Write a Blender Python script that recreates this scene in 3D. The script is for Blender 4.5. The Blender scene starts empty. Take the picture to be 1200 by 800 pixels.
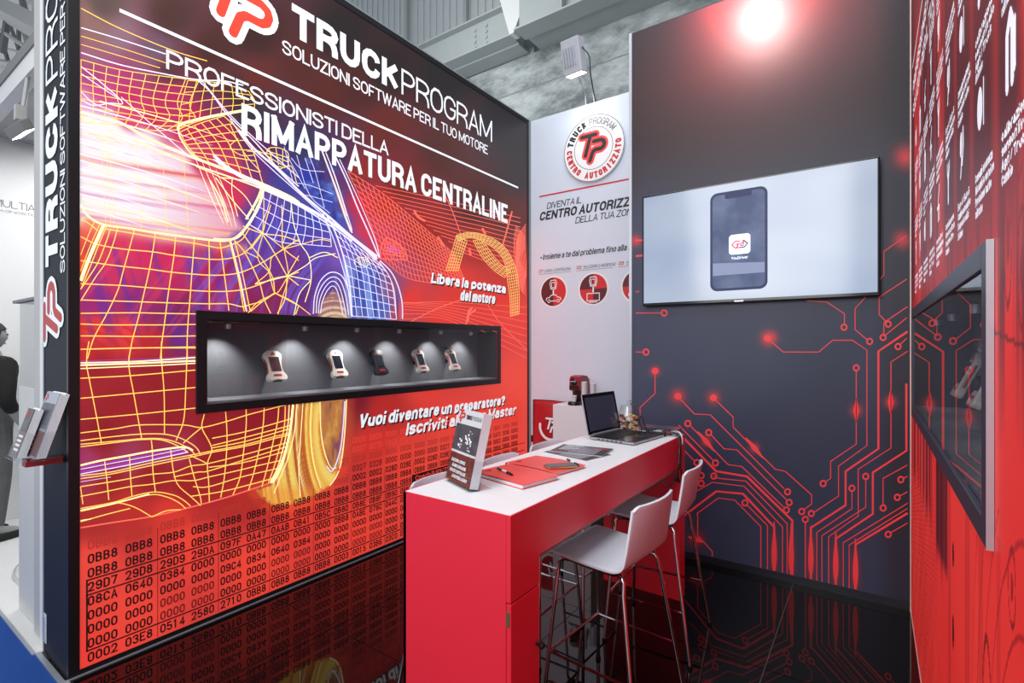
import bpy, bmesh, math, random
import numpy as np
from mathutils import Vector, Matrix
random.seed(7); RNG = np.random.default_rng(7)
C = bpy.context.scene.collection
scene = bpy.context.scene

# ---------------------------------------------------------------- camera
TH = math.atan(423/600.0)
cam_d = bpy.data.cameras.new('camera'); cam = bpy.data.objects.new('camera', cam_d); C.objects.link(cam)
cam.location = (0, 0, 1.6); cam.rotation_euler = (math.pi/2, 0, TH)
cam_d.sensor_width = 36; cam_d.lens = 18.0; cam_d.shift_y = 5/1200.0; cam_d.clip_start = 0.02; cam_d.clip_end = 200
scene.camera = cam

# ---------------------------------------------------------------- world, exposure
w = bpy.data.worlds.new('hall_daylight'); scene.world = w; w.use_nodes = True
wb = w.node_tree.nodes['Background']; wb.inputs[0].default_value = (0.86, 0.93, 1.0, 1); wb.inputs[1].default_value = 0.8
scene.view_settings.view_transform = 'Standard'; scene.view_settings.look = 'None'
scene.view_settings.exposure = 0.0; scene.view_settings.gamma = 1.0
scene.view_settings.use_curve_mapping = False

def area_light(name, loc, target, size, power, color=(1,1,1), sy=None):
    l = bpy.data.lights.new(name, 'AREA'); l.energy = power; l.color = color; l.size = size
    if sy: l.shape = 'RECTANGLE'; l.size_y = sy
    o = bpy.data.objects.new(name, l); C.objects.link(o); o.location = loc
    o.rotation_euler = (Vector(target)-Vector(loc)).to_track_quat('-Z', 'Y').to_euler()
    return o
def spot_light(name, loc, target, power, angle=80, blend=.6, radius=.04, color=(1,1,1)):
    l = bpy.data.lights.new(name, 'SPOT'); l.energy = power; l.color = color
    l.spot_size = math.radians(angle); l.spot_blend = blend; l.shadow_soft_size = radius
    o = bpy.data.objects.new(name, l); C.objects.link(o); o.location = loc
    o.rotation_euler = (Vector(target)-Vector(loc)).to_track_quat('-Z', 'Y').to_euler()
    return o
area_light('hall_ceiling_light', (-1.0, 0.6, 8.2), (-1.2, 1.8, 0), 5.0, 330, (1, .98, .96))
area_light('counter_fill_light', (-1.6, -2.6, 3.6), (-1.3, 2.2, .9), 2.6, 150, (1, .99, .98))  # added fill behind the camera to brighten the counter front, no real lamp
area_light('hall_ceiling_light', (-6.5, 5.0, 7.4), (-5.5, 8.8, 6.5), 3.0, 130, (.95, .98, 1))

# ---------------------------------------------------------------- helpers
def s2l(c):
    return tuple(((x/255.0)/12.92 if x/255.0 <= .04045 else ((x/255.0+.055)/1.055)**2.4) for x in c)
MATS = {}
def mat(name, rgb, rough=.5, metal=0, emit=0, vary=.04, scale=40, bump=0, ior=1.5, coat=0, trans=0, alpha=1, spec=.5):
    if name in MATS: return MATS[name]
    m = bpy.data.materials.new(name); m.use_nodes = True; nt = m.node_tree; b = nt.nodes['Principled BSDF']
    col = s2l(rgb); L = nt.links
    tc = nt.nodes.new('ShaderNodeTexCoord'); nz = nt.nodes.new('ShaderNodeTexNoise'); nz.inputs['Scale'].default_value = scale
    nz.inputs['Detail'].default_value = 3
    L.new(tc.outputs['Object'], nz.inputs['Vector'])
    mx = nt.nodes.new('ShaderNodeMixRGB'); mx.inputs[1].default_value = (*[max(0, c*(1-vary)) for c in col], 1)
    mx.inputs[2].default_value = (*[min(1, c*(1+vary)) for c in col], 1)
    L.new(nz.outputs['Fac'], mx.inputs[0]); L.new(mx.outputs[0], b.inputs['Base Color'])
    b.inputs['Roughness'].default_value = rough; b.inputs['Metallic'].default_value = metal; b.inputs['IOR'].default_value = ior
    b.inputs['Coat Weight'].default_value = coat; b.inputs['Transmission Weight'].default_value = trans
    b.inputs['Specular IOR Level'].default_value = spec; b.inputs['Alpha'].default_value = alpha
    if emit:
        L.new(mx.outputs[0], b.inputs['Emission Color']); b.inputs['Emission Strength'].default_value = emit
    if bump:
        bp = nt.nodes.new('ShaderNodeBump'); bp.inputs['Strength'].default_value = bump; bp.inputs['Distance'].default_value = .01
        L.new(nz.outputs['Fac'], bp.inputs['Height']); L.new(bp.outputs[0], b.inputs['Normal'])
    MATS[name] = m; return m
def attr_mat(name, emit=0, rough=.5, base=1.0, weave=0, spec=.5):
    m = bpy.data.materials.new(name); m.use_nodes = True; nt = m.node_tree; b = nt.nodes['Principled BSDF']; L = nt.links
    a = nt.nodes.new('ShaderNodeAttribute'); a.attribute_name = 'ink'
    mx = nt.nodes.new('ShaderNodeMixRGB'); mx.blend_type = 'MULTIPLY'; mx.inputs[0].default_value = 1
    mx.inputs[2].default_value = (base, base, base, 1)
    L.new(a.outputs['Color'], mx.inputs[1]); L.new(mx.outputs[0], b.inputs['Base Color'])
    b.inputs['Roughness'].default_value = rough; b.inputs['Specular IOR Level'].default_value = spec
    if emit: L.new(a.outputs['Color'], b.inputs['Emission Color']); b.inputs['Emission Strength'].default_value = emit
    if weave:
        tc = nt.nodes.new('ShaderNodeTexCoord'); nz = nt.nodes.new('ShaderNodeTexNoise'); nz.inputs['Scale'].default_value = 160
        nz.inputs['Detail'].default_value = 2; L.new(tc.outputs['Object'], nz.inputs['Vector'])
        bp = nt.nodes.new('ShaderNodeBump'); bp.inputs['Strength'].default_value = weave; bp.inputs['Distance'].default_value = .004
        L.new(nz.outputs['Fac'], bp.inputs['Height']); L.new(bp.outputs[0], b.inputs['Normal'])
    return m
def glass_mat(name, tint=(1,1,1), rough=0.0, refl=1.0, ior=1.5):
    """thin clear sheet: Fresnel mix of see-through and mirror"""
    if name in MATS: return MATS[name]
    m = bpy.data.materials.new(name); m.use_nodes = True; nt = m.node_tree; nt.nodes.clear(); L = nt.links
    out = nt.nodes.new('ShaderNodeOutputMaterial'); mx = nt.nodes.new('ShaderNodeMixShader')
    tr = nt.nodes.new('ShaderNodeBsdfTransparent'); tr.inputs[0].default_value = (*tint, 1)
    gl = nt.nodes.new('ShaderNodeBsdfGlossy'); gl.inputs['Roughness'].default_value = rough
    fr = nt.nodes.new('ShaderNodeFresnel'); fr.inputs['IOR'].default_value = ior
    mu = nt.nodes.new('ShaderNodeMath'); mu.operation = 'MULTIPLY'; mu.inputs[1].default_value = refl; mu.use_clamp = True
    ge = nt.nodes.new('ShaderNodeNewGeometry'); iv = nt.nodes.new('ShaderNodeMath'); iv.operation = 'SUBTRACT'; iv.inputs[0].default_value = 1; L.new(ge.outputs['Backfacing'], iv.inputs[1])
    m2 = nt.nodes.new('ShaderNodeMath'); m2.operation = 'MULTIPLY'; L.new(fr.outputs[0], m2.inputs[0]); L.new(iv.outputs[0], m2.inputs[1]); L.new(m2.outputs[0], mu.inputs[0]); L.new(mu.outputs[0], mx.inputs[0]); L.new(tr.outputs[0], mx.inputs[1]); L.new(gl.outputs[0], mx.inputs[2])
    L.new(mx.outputs[0], out.inputs[0]); MATS[name] = m; return m

ORG = {}
class MB:
    def __init__(s): s.v = []; s.f = []; s.n = 0
    def add(s, v, f):
        s.v.extend([tuple(map(float, p)) for p in v]); s.f.extend([tuple(i+s.n for i in q) for q in f]); s.n += len(v); return s
    def box(s, x0, y0, z0, x1, y1, z1, M=None):
        x0, x1 = min(x0, x1), max(x0, x1); y0, y1 = min(y0, y1), max(y0, y1); z0, z1 = min(z0, z1), max(z0, z1)
        v = [(x0,y0,z0),(x1,y0,z0),(x1,y1,z0),(x0,y1,z0),(x0,y0,z1),(x1,y0,z1),(x1,y1,z1),(x0,y1,z1)]
        if M is not None: v = [tuple(M @ Vector(p)) for p in v]
        return s.add(v, [(0,3,2,1),(4,5,6,7),(0,1,5,4),(1,2,6,5),(2,3,7,6),(3,0,4,7)])
    def tube(s, pts, r, n=10, cap=True, M=None):
        P = [Vector(p) for p in pts]; R = r if isinstance(r, (list, tuple)) else [r]*len(P)
        v = []; f = []; prev = None
        for i, p in enumerate(P):
            d = (P[min(i+1, len(P)-1)]-P[max(i-1, 0)]).normalized()
            if prev is None:
                a = Vector((0,0,1)) if abs(d.z) < .9 else Vector((1,0,0)); u = d.cross(a).normalized()
            else:
                u = (prev - d*prev.dot(d)).normalized()
            prev = u; q = d.cross(u)
            for k in range(n):
                t = 2*math.pi*k/n; v.append(p+(u*math.cos(t)+q*math.sin(t))*R[i])
        for i in range(len(P)-1):
            for k in range(n):
                a = i*n+k; b = i*n+(k+1) % n; f.append((a, b, b+n, a+n))
        if cap: f.append(tuple(range(n-1, -1, -1))); f.append(tuple((len(P)-1)*n+k for k in range(n)))
        if M is not None: v = [M @ p for p in v]
        return s.add(v, f)
    def lathe(s, prof, n=24, M=None, c=(0,0,0)):
        v = []; f = []
        for r, z in prof:
            for k in range(n):
                t = 2*math.pi*k/n; v.append(Vector((c[0]+max(r, 1e-4)*math.cos(t), c[1]+max(r, 1e-4)*math.sin(t), c[2]+z)))
        for i in range(len(prof)-1):
            for k in range(n):
                a = i*n+k; b = i*n+(k+1) % n; f.append((a, b, b+n, a+n))
        if M is not None: v = [M @ p for p in v]
        return s.add(v, f)
    def prism(s, poly, a, b, fn):
        """poly 2D outline, extruded a..b; fn(u,v,w) -> point"""
        n = len(poly); v = [fn(p[0], p[1], a) for p in poly]+[fn(p[0], p[1], b) for p in poly]
        f = [tuple(range(n-1, -1, -1)), tuple(range(n, 2*n))]+[(i, (i+1) % n, (i+1) % n+n, i+n) for i in range(n)]
        return s.add(v, f)
    def build(s, name, m, parent=None, smooth=False, bevel=0, mods=None, kind=None, label=None, seg=2):
        me = bpy.data.meshes.new(name); o0 = ORG.get(parent.name, Vector((0,0,0))) if parent else Vector((0,0,0))
        me.from_pydata([(p[0]-o0[0], p[1]-o0[1], p[2]-o0[2]) for p in s.v], [], s.f); me.materials.append(m)
        if smooth:
            me.polygons.foreach_set('use_smooth', [True]*len(me.polygons))
            try: me.set_sharp_from_angle(angle=math.radians(40))
            except Exception: pass
        o = bpy.data.objects.new(name, me); C.objects.link(o)
        if parent: o.parent = parent; ORG[o.name] = o0
        if bevel:
            b = o.modifiers.new('Bevel', 'BEVEL'); b.width = bevel; b.segments = seg; b.limit_method = 'ANGLE'; b.angle_limit = math.radians(40)
        if kind: o['kind'] = kind
        if label: o['label'] = label
        return o
def tag(o, label=None, cat=None, group=None, kind=None):
    if label: o['label'] = label
    if cat: o['category'] = cat
    if group: o['group'] = group
    if kind: o['kind'] = kind
    return o
def thing(name, loc, label, cat, group=None):
    o = bpy.data.objects.new(name, None); C.objects.link(o); o.location = loc; o.empty_display_size = .05
    ORG[o.name] = Vector(loc); return tag(o, label, cat, group)
def struct(name, mb, m, bevel=0, smooth=False):
    o = mb.build(name, m, None, smooth, bevel); o['kind'] = 'structure'; return o
def copy_tree(o, parent=None):
    c = o.copy(); C.objects.link(c)
    if parent: c.parent = parent
    for ch in list(o.children): copy_tree(ch, c)
    return c
def catmull(pts, k=6):
    P = np.array(pts, float)
    if len(P) < 3: return P
    out = []; Q = np.vstack([2*P[0]-P[1], P, 2*P[-1]-P[-2]])
    for i in range(1, len(Q)-2):
        for t in np.linspace(0, 1, k, endpoint=False):
            a, b, c, d = Q[i-1], Q[i], Q[i+1], Q[i+2]
            out.append(.5*((2*b)+(-a+c)*t+(2*a-5*b+4*c-d)*t*t+(-a+3*b-3*c+d)*t**3))
    out.append(P[-1]); return np.array(out)

# printed sheets, girders: image pixels cast through the camera onto a plane, and back
Fv = np.array([-math.sin(TH), math.cos(TH), 0]); Rv = np.array([math.cos(TH), math.sin(TH), 0]); Ov = np.array([0, 0, 1.6])
def on(ax, val, x, y):
    d = Fv+(x-600)/600.0*Rv+np.array([0, 0, (405-y)/600.0]); t = (val-Ov[ax])/d[ax]; return Ov+t*d
def pixel_uv(P):
    P = P-Ov; z = P@Fv; return np.stack([600+600*(P@Rv)/z, 405-600*P[..., 2]/z], -1)

XL, YF, YB, YW, XR, HT = -3.146, .779, 3.92, 4.794, .188, 4.10     # left wall, its near end, black wall, white wall, right wall, height

class Ink(MB):
    """flat printed marks lying on a wall sheet"""
    def __init__(s, ax, val, off): MB.__init__(s); s.ax = ax; s.val = val; s.off = off
    def P(s, x, y, lift=0):
        p = on(s.ax, s.val, x, y).copy(); p[s.ax] = s.val+s.off+lift*np.sign(s.off); return p
    def line(s, pts, w=1.3, smooth=True, k=6, taper=None, lift=0):
        P = catmull(pts, k) if smooth else np.array(pts, float)
        LIFT[0] = (LIFT[0]+7) % 20; lift = lift+(LIFT[0]-10)*1e-5; d = np.gradient(P, axis=0); n = np.stack([-d[:,1], d[:,0]], 1); n /= (np.linalg.norm(n, axis=1)[:,None]+1e-9)
        ww = np.full(len(P), w/2.0) if taper is None else np.interp(np.linspace(0,1,len(P)), np.linspace(0,1,len(taper)), taper)/2.0
        A = P+n*ww[:,None]; B = P-n*ww[:,None]; v = []
        for a, b in zip(A, B): v += [s.P(*a, lift), s.P(*b, lift)]
        s.add(v, [(2*i, 2*i+1, 2*i+3, 2*i+2) for i in range(len(P)-1)]); return s
    def poly(s, pts, lift=0):
        s.add([s.P(x, y, lift) for x, y in pts], [tuple(range(len(pts)))]); return s
def lerp(a, b, t): return a+(b-a)*t
def resample(P, n):
    P = catmull(P, 8) if len(P) > 2 else np.array(P, float)
    d = np.r_[0, np.cumsum(np.linalg.norm(np.diff(P, axis=0), axis=1))]; t = np.linspace(0, d[-1], n)
    return np.stack([np.interp(t, d, P[:,0]), np.interp(t, d, P[:,1])], 1)
def coons(ink, top, bot, left, right, nu, nv, w=1.0, eu=True, biasu=1.0, biasv=1.0, lift=0):
    N = 16; T = resample(top, N); B = resample(bot, N); Lf = resample(left, N); Rt = resample(right, N)
    def Q(u, v):
        ti = lambda A, t: np.array([np.interp(t, np.linspace(0,1,N), A[:,0]), np.interp(t, np.linspace(0,1,N), A[:,1])])
        return (1-v)*ti(T,u)+v*ti(B,u)+(1-u)*ti(Lf,v)+u*ti(Rt,v)-((1-u)*(1-v)*T[0]+u*(1-v)*T[-1]+(1-u)*v*B[0]+u*v*B[-1])
    for i in range(nu+1):
        u = (i/nu)**biasu; ink.line([Q(u, v) for v in np.linspace(0,1,9)], w, k=3, lift=lift)
    for j in range(nv+1):
        v = (j/nv)**biasv; ink.line([Q(u, v) for u in np.linspace(0,1,9)], w, k=3, lift=lift)

# ---- lettering: a condensed grotesque drawn as pen strokes (u across, v up; a trailing 1 rounds the corner)
G = {'A':(1,[[(0,0),(.5,1),(1,0)],[(.2,.3),(.8,.3)]]),'B':(1,[[(0,0),(0,1),(.94,1,1),(.94,.53,1),(0,.53)],[(0,.53),(1,.53,1),(1,0,1),(0,0)]]),'C':(1,[[(1,.68),(1,1,1),(0,1,1),(0,0,1),(1,0,1),(1,.32)]]),
'D':(1,[[(0,0),(0,1),(1,1,1),(1,0,1),(0,0)]]),'E':(.86,[[(1,1),(0,1),(0,0),(1,0)],[(0,.52),(.88,.52)]]),'F':(.84,[[(1,1),(0,1),(0,0)],[(0,.5),(.86,.5)]]),'G':(1.02,[[(1,.7),(1,1,1),(0,1,1),(0,0,1),(1,0,1),(1,.48),(.52,.48)]]),
'H':(1,[[(0,0),(0,1)],[(1,0),(1,1)],[(0,.52),(1,.52)]]),'I':(0,[[(0,0),(0,1)]]),'J':(.85,[[(1,1),(1,0,1),(0,0,1),(0,.3)]]),'K':(1,[[(0,0),(0,1)],[(1,1),(0,.36)],[(.32,.58),(1,0)]]),'L':(.82,[[(0,1),(0,0),(1,0)]]),
'M':(1.3,[[(0,0),(0,1)],[(0,1),(.5,.08)],[(.5,.08),(1,1)],[(1,1),(1,0)]]),'N':(1.02,[[(0,0),(0,1)],[(0,1),(1,0)],[(1,0),(1,1)]]),'O':(1.02,[[(.5,1),(0,1,1),(0,0,1),(1,0,1),(1,1,1),(.5,1)]]),'P':(.96,[[(0,0),(0,1),(1,1,1),(1,.45,1),(0,.45)]]),
'Q':(1.02,[[(.5,1),(0,1,1),(0,0,1),(1,0,1),(1,1,1),(.5,1)],[(.6,.25),(1.05,-.04)]]),'R':(1,[[(0,0),(0,1),(1,1,1),(1,.48,1),(0,.48)],[(.45,.48),(.97,.48,1),(.99,0)]]),
'S':(.98,[[(1,.72),(1,1,1),(0,1,1),(0,.55,1),(1,.49,1),(1,0,1),(0,0,1),(0,.28)]]),'T':(.94,[[(0,1),(1,1)],[(.5,1),(.5,0)]]),'U':(1,[[(0,1),(0,0,1),(1,0,1),(1,1)]]),'V':(1,[[(0,1),(.5,0)],[(.5,0),(1,1)]]),
'W':(1.5,[[(0,1),(.26,0)],[(.26,0),(.5,1)],[(.5,1),(.74,0)],[(.74,0),(1,1)]]),'X':(1,[[(0,0),(1,1)],[(0,1),(1,0)]]),'Y':(1,[[(0,1),(.5,.45)],[(1,1),(.5,.45)],[(.5,.47),(.5,0)]]),'Z':(.92,[[(0,1),(1,1)],[(1,1),(0,0)],[(0,0),(1,0)]]),
'0':(.98,[[(.5,1),(0,1,1),(0,0,1),(1,0,1),(1,1,1),(.5,1)]]),'1':(.6,[[(0,.78),(.7,1),(.7,0)]]),'2':(.94,[[(0,.68),(0,1,1),(1,1,1),(1,.5,1),(0,0),(1,0)]]),'3':(.94,[[(0,.72),(0,1,1),(1,1,1),(1,.53,1),(.35,.53)],[(.35,.53),(1,.53,1),(1,0,1),(0,0,1),(0,.28)]]),
'4':(.98,[[(.76,0),(.76,1),(0,.27),(1,.27)]]),'5':(.94,[[(.95,1),(.08,1),(.03,.56),(1,.62,1),(1,0,1),(0,0,1),(0,.26)]]),'6':(.96,[[(1,.75),(1,1,1),(0,1,1),(0,0,1),(1,0,1),(1,.58,1),(0,.58,1),(0,.3)]]),'7':(.92,[[(0,1),(1,1),(.35,0)]]),
'8':(.96,[[(.5,1),(.05,1,1),(.05,.53,1),(.95,.53,1),(.95,1,1),(.5,1)],[(.5,.53),(0,.53,1),(0,0,1),(1,0,1),(1,.53,1),(.5,.53)]]),'9':(.96,[[(0,.25),(0,0,1),(1,0,1),(1,1,1),(0,1,1),(0,.42,1),(1,.42,1),(1,.7)]]),
'a':(.88,[[(.04,.56),(.04,.74,1),(.94,.74,1),(.94,0)],[(.94,.43),(0,.43,1),(0,0,1),(.94,0,1),(.94,.25)]]),'b':(.9,[[(0,1),(0,0)],[(0,.5),(0,.74,1),(1,.74,1),(1,0,1),(0,0,1),(0,.25)]]),'c':(.86,[[(1,.5),(1,.74,1),(0,.74,1),(0,0,1),(1,0,1),(1,.24)]]),
'd':(.9,[[(1,1),(1,0)],[(1,.5),(1,.74,1),(0,.74,1),(0,0,1),(1,0,1),(1,.25)]]),'e':(.88,[[(0,.38),(1,.38),(1,.74,1),(0,.74,1),(0,0,1),(1,0,1),(1,.2)]]),'f':(.5,[[(1,1),(.4,1,1),(.4,0)],[(0,.72),(1,.72)]]),
'g':(.9,[[(1,.74),(1,-.27,1),(0,-.27,1),(0,-.12)],[(1,.5),(1,.74,1),(0,.74,1),(0,0,1),(1,0,1),(1,.25)]]),'h':(.88,[[(0,1),(0,0)],[(0,.48),(0,.74,1),(1,.74,1),(1,0)]]),'i':(0,[[(0,0),(0,.72)],[(0,.88),(0,1)]]),'j':(.3,[[(1,.72),(1,-.27,1),(0,-.27)],[(1,.88),(1,1)]]),
'k':(.86,[[(0,0),(0,1)],[(1,.74),(0,.25)],[(.35,.42),(1,0)]]),'l':(0,[[(0,0),(0,1)]]),'m':(1.5,[[(0,0),(0,.74)],[(0,.48),(0,.74,.5),(.5,.74,.5),(.5,0)],[(.5,.48),(.5,.74,.5),(1,.74,.5),(1,0)]]),'n':(.88,[[(0,0),(0,.74)],[(0,.48),(0,.74,1),(1,.74,1),(1,0)]]),
'o':(.9,[[(.5,.74),(0,.74,1),(0,0,1),(1,0,1),(1,.74,1),(.5,.74)]]),'p':(.9,[[(0,.74),(0,-.27)],[(0,.5),(0,.74,1),(1,.74,1),(1,0,1),(0,0,1),(0,.25)]]),'q':(.9,[[(1,.74),(1,-.27)],[(1,.5),(1,.74,1),(0,.74,1),(0,0,1),(1,0,1),(1,.25)]]),
'r':(.52,[[(0,0),(0,.74)],[(0,.4),(0,.74,1),(1,.74)]]),'s':(.84,[[(1,.56),(1,.74,1),(0,.74,1),(0,.41,1),(1,.35,1),(1,0,1),(0,0,1),(0,.18)]]),'t':(.52,[[(.4,.96),(.4,0,1),(1,0)],[(0,.72),(1,.72)]]),'u':(.88,[[(0,.74),(0,0,1),(1,0,1),(1,.3)],[(1,.74),(1,0)]]),
'v':(.86,[[(0,.74),(.5,0)],[(.5,0),(1,.74)]]),'w':(1.3,[[(0,.74),(.26,0)],[(.26,0),(.5,.74)],[(.5,.74),(.74,0)],[(.74,0),(1,.74)]]),'x':(.86,[[(0,0),(1,.74)],[(0,.74),(1,0)]]),'y':(.86,[[(0,.74),(.5,.0)],[(1,.74),(.4,-.27),(.1,-.27)]]),'z':(.8,[[(0,.74),(1,.74)],[(1,.74),(0,0)],[(0,0),(1,0)]]),
'?':(.9,[[(0,.7),(0,1,1),(1,1,1),(1,.6,1),(.5,.42),(.5,.26)],[(.5,0),(.5,.13)]]),'\u2022':(.25,[[(0,.5),(1,.5)],[(0,.42),(1,.42)],[(0,.34),(1,.34)]]),'/':(.7,[[(0,0),(1,1)]]),'&':(1,[[(1,0),(.1,.8,1),(.4,1,1),(.7,.8,1),(0,.3,1),(.3,0,1),(1,.45)]]),'\u00e0':(.88,[[(.04,.56),(.04,.74,1),(.94,.74,1),(.94,0)],[(.94,.43),(0,.43,1),(0,0,1),(.94,0,1),(.94,.25)],[(.3,1),(.6,.86)]]),'-':(.5,[[(0,.4),(1,.4)]]),'.':(0,[[(0,0),(0,.1)]]),',':(0,[[(0,-.1),(0,.1)]])}
LIFT = [0]
def ribbon(P, w):
    """mitred flat-ended stroke, returns left and right edges"""
    P = np.asarray(P, float); d = np.diff(P, axis=0); L = np.linalg.norm(d, axis=1); k = L > 1e-9; P = np.vstack([P[:-1][k], P[-1:]]); d = d[k]/L[k][:,None]
    n = np.stack([-d[:,1], d[:,0]], 1); m = np.vstack([n[:1], n[:-1]+n[1:], n[-1:]]); m /= np.linalg.norm(m, axis=1)[:,None]
    c = np.concatenate([[1.], np.clip((m[1:-1]*n[1:]).sum(1), .42, 1), [1.]]); return P+m*(w/2/c)[:,None], P-m*(w/2/c)[:,None]
def rounded(pts, r, n=5):
    out = []; N = len(pts); P = [np.array(p[:2], float) for p in pts]; rk = [p[2] if len(p) > 2 else 0 for p in pts]
    for i in range(N):
        if rk[i] and 0 < i < N-1:
            a, b, c = P[i-1], P[i], P[i+1]; la, lc = np.linalg.norm(a-b), np.linalg.norm(c-b)
            q = r*rk[i]; qa = min(q, la*(.5 if rk[i-1] else 1)); qc = min(q, lc*(.5 if rk[i+1] else 1)); s, e = b+(a-b)*qa/la, b+(c-b)*qc/lc; kk = .45
            for t in np.linspace(0, 1, n+1): out.append((1-t)**3*s+3*(1-t)**2*t*(s+(b-s)*(1-kk))+3*(1-t)*t*t*(e+(b-e)*(1-kk))+t**3*e)
        else: out.append(P[i])
    return out
def text(mb, body, org, xd, yd, width, cap, bold=0.0, shear=0.0, res=3, space=1.0, align='L', mono=0):
    """org: baseline start; xd, yd: unit directions; width: whole width; cap: capital height"""
    t = cap*(.118+3.0*bold); org = np.array(org, float); xd = np.array(xd, float); yd = np.array(yd, float); nd = np.cross(xd, yd)
    ws = [0 if ch == ' ' else G[ch][0] for ch in body]; n = len(body); sp = sum(1 for c in body if c == ' ')
    gap = t*.12+cap*.055; fixed = t*(n-sp)+gap*(n-1); tot = sum(ws)+.30*sp
    u1 = (width-fixed)/max(tot, 1e-6) if width and tot > .01 else cap*.45
    if u1 < cap*.12: t *= .7; gap = t*.4; fixed = t*(n-sp)+gap*(n-1); u1 = max((width-fixed)/max(tot, 1e-6), cap*.1)
    x = 0 if align == 'L' else -(fixed+tot*u1)/2
    for ch, w in zip(body, ws):
        if ch == ' ': x += .30*u1+gap; continue
        W = w*u1; V = []; F = []
        for st in G[ch][1]:
            Q = [(x+t/2+p[0]*W, t/2+p[1]*(cap-t))+tuple(p[2:]) for p in st]
            # flat ends reach the box
            for e, o in ((0, 1), (-1, -2)):
                if st[e][1] in (0, 1) and len(st[e]) == 2 and abs(st[e][0]-st[o][0]) < .6: Q[e] = (Q[e][0]+(Q[e][0]-Q[o][0])*t/2/max(abs(Q[e][1]-Q[o][1]), t), Q[e][1]+(t/2 if st[e][1] else -t/2) if abs(st[e][1]-st[o][1]) > .05 else Q[e][1])
                elif st[e][0] in (0, 1) and st[e][1] == st[o][1]: Q[e] = (Q[e][0]+(t/2 if st[e][0] else -t/2), Q[e][1])
            R_ = rounded(Q, max(W/2, t*.35), res); A, B = ribbon(R_, t); LIFT[0] = (LIFT[0]+7) % 20; lf = (LIFT[0]-10)*2e-5; n0 = len(V)
            for i_, (a, b) in enumerate(zip(A, B)):
                for q in (a, b): V.append(org+xd*(q[0]+shear*q[1])+yd*q[1]+nd*(lf+i_*1e-5))
            F += [(n0+2*i, n0+2*i+1, n0+2*i+3, n0+2*i+2) for i in range(len(A)-1)]
        mb.add(V, F); x += W+t+gap
def stroke2d(mb, pts, w, fn, n=10):
    """round-ended thick stroke in a plane, fn(u,v)->point"""
    P = np.array(pts, float); o, a_, b_ = [np.array(fn(*q), float) for q in ((0,0),(1,0),(0,1))]; nd = np.cross(a_-o, b_-o); nd /= np.linalg.norm(nd)
    def put(q):
        LIFT[0] = (LIFT[0]+7) % 20; lf = nd*(LIFT[0]-10)*2e-5; mb.add([np.array(fn(*p))+lf for p in q], [tuple(range(len(q)))])
    for i in range(len(P)-1):
        a, b = P[i], P[i+1]; d = b-a; L = np.linalg.norm(d)
        if L < 1e-9: continue
        nn = np.array([-d[1], d[0]])/L*w/2; put([a+nn, a-nn, b-nn, b+nn])
    for p in P: put([(p[0]+w/2*math.cos(2*math.pi*k/n), p[1]+w/2*math.sin(2*math.pi*k/n)) for k in range(n)])
EMB = [[(0,1),(.62,1)], [(.38,.98),(.16,.24)], [(.52,.74),(.84,.74),(.95,.68),(.985,.58),(.94,.46),(.84,.40),(.58,.40),(.48,.33),(.36,0)]]
def emblem(parent, org, xd, yd, nd, size, c_in, c_out, lift=.001, w_in=.15, w_out=.36, label=None):
    org = np.array(org, float); xd = np.array(xd, float); yd = np.array(yd, float); nd = np.array(nd, float)
    for nm, w, lf, m in (('emblem_outline', w_out, 0, c_out), ('emblem_letters', w_in, lift, c_in)):
        mb = MB()
        for s in EMB: stroke2d(mb, s, w, lambda u, v: org+(u-.5)*size*xd+(v-.5)*size*yd+nd*lf)
        mb.build(nm, m, parent)

def paint_sheet(name, parent, m, fn, P0, U, V, nu, nv, keep=None):
    """flat printed sheet: grid of points P0+u*U+v*V with a colour attribute from fn"""
    P0, U, V = [np.array(a, float) for a in (P0, U, V)]
    uu, vv = np.meshgrid(np.linspace(0,1,nu+1), np.linspace(0,1,nv+1)); uu = uu.ravel(); vv = vv.ravel()
    P = P0+uu[:,None]*U+vv[:,None]*V
    col = np.clip(fn(P), 0, 255)/255.0; lin = np.where(col <= .04045, col/12.92, ((col+.055)/1.055)**2.4)
    i = np.arange(nu*nv); r = i//nu; c = i % nu; a = r*(nu+1)+c; q = np.stack([a, a+1, a+nu+2, a+nu+1], 1)
    if keep is not None:
        cen = P[q].mean(1); q = q[keep(cen)]
    me = bpy.data.meshes.new(name); o0 = np.array(ORG.get(parent.name, Vector((0,0,0)))) if parent else 0
    me.vertices.add(len(P)); me.vertices.foreach_set('co', (P-o0).ravel()); me.loops.add(q.size); me.loops.foreach_set('vertex_index', q.ravel().astype(np.int32))
    me.polygons.add(len(q)); me.polygons.foreach_set('loop_start', (np.arange(len(q))*4).astype(np.int32)); me.update(calc_edges=True)
    at = me.color_attributes.new('ink', 'FLOAT_COLOR', 'POINT'); at.data.foreach_set('color', np.c_[lin, np.ones(len(lin))].ravel())
    me.materials.append(m); o = bpy.data.objects.new(name, me); C.objects.link(o); o.parent = parent
    return o
def idw(pts, x, y, power=3.6, eps=7.0):
    A = np.array(pts, float); num = np.zeros((len(x), 3)); den = np.zeros(len(x))
    for px_, py_, r, g, b in A:
        wgt = 1.0/((x-px_)**2+(y-py_)**2+eps**2)**(power/2); den += wgt; num += wgt[:,None]*np.array([r, g, b])
    return num/den[:,None]
def noise1(q, seed=0, octaves=3):
    g = np.random.default_rng(seed); out = np.zeros_like(q); amp = 1; tot = 0
    for o in range(octaves):
        t = g.random(4096); i = np.floor(q).astype(int); f = q-i; f = f*f*(3-2*f)
        out += amp*(t[i % 4096]*(1-f)+t[(i+1) % 4096]*f); tot += amp; amp *= .55; q = q*2.13+17
    return out/tot
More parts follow.
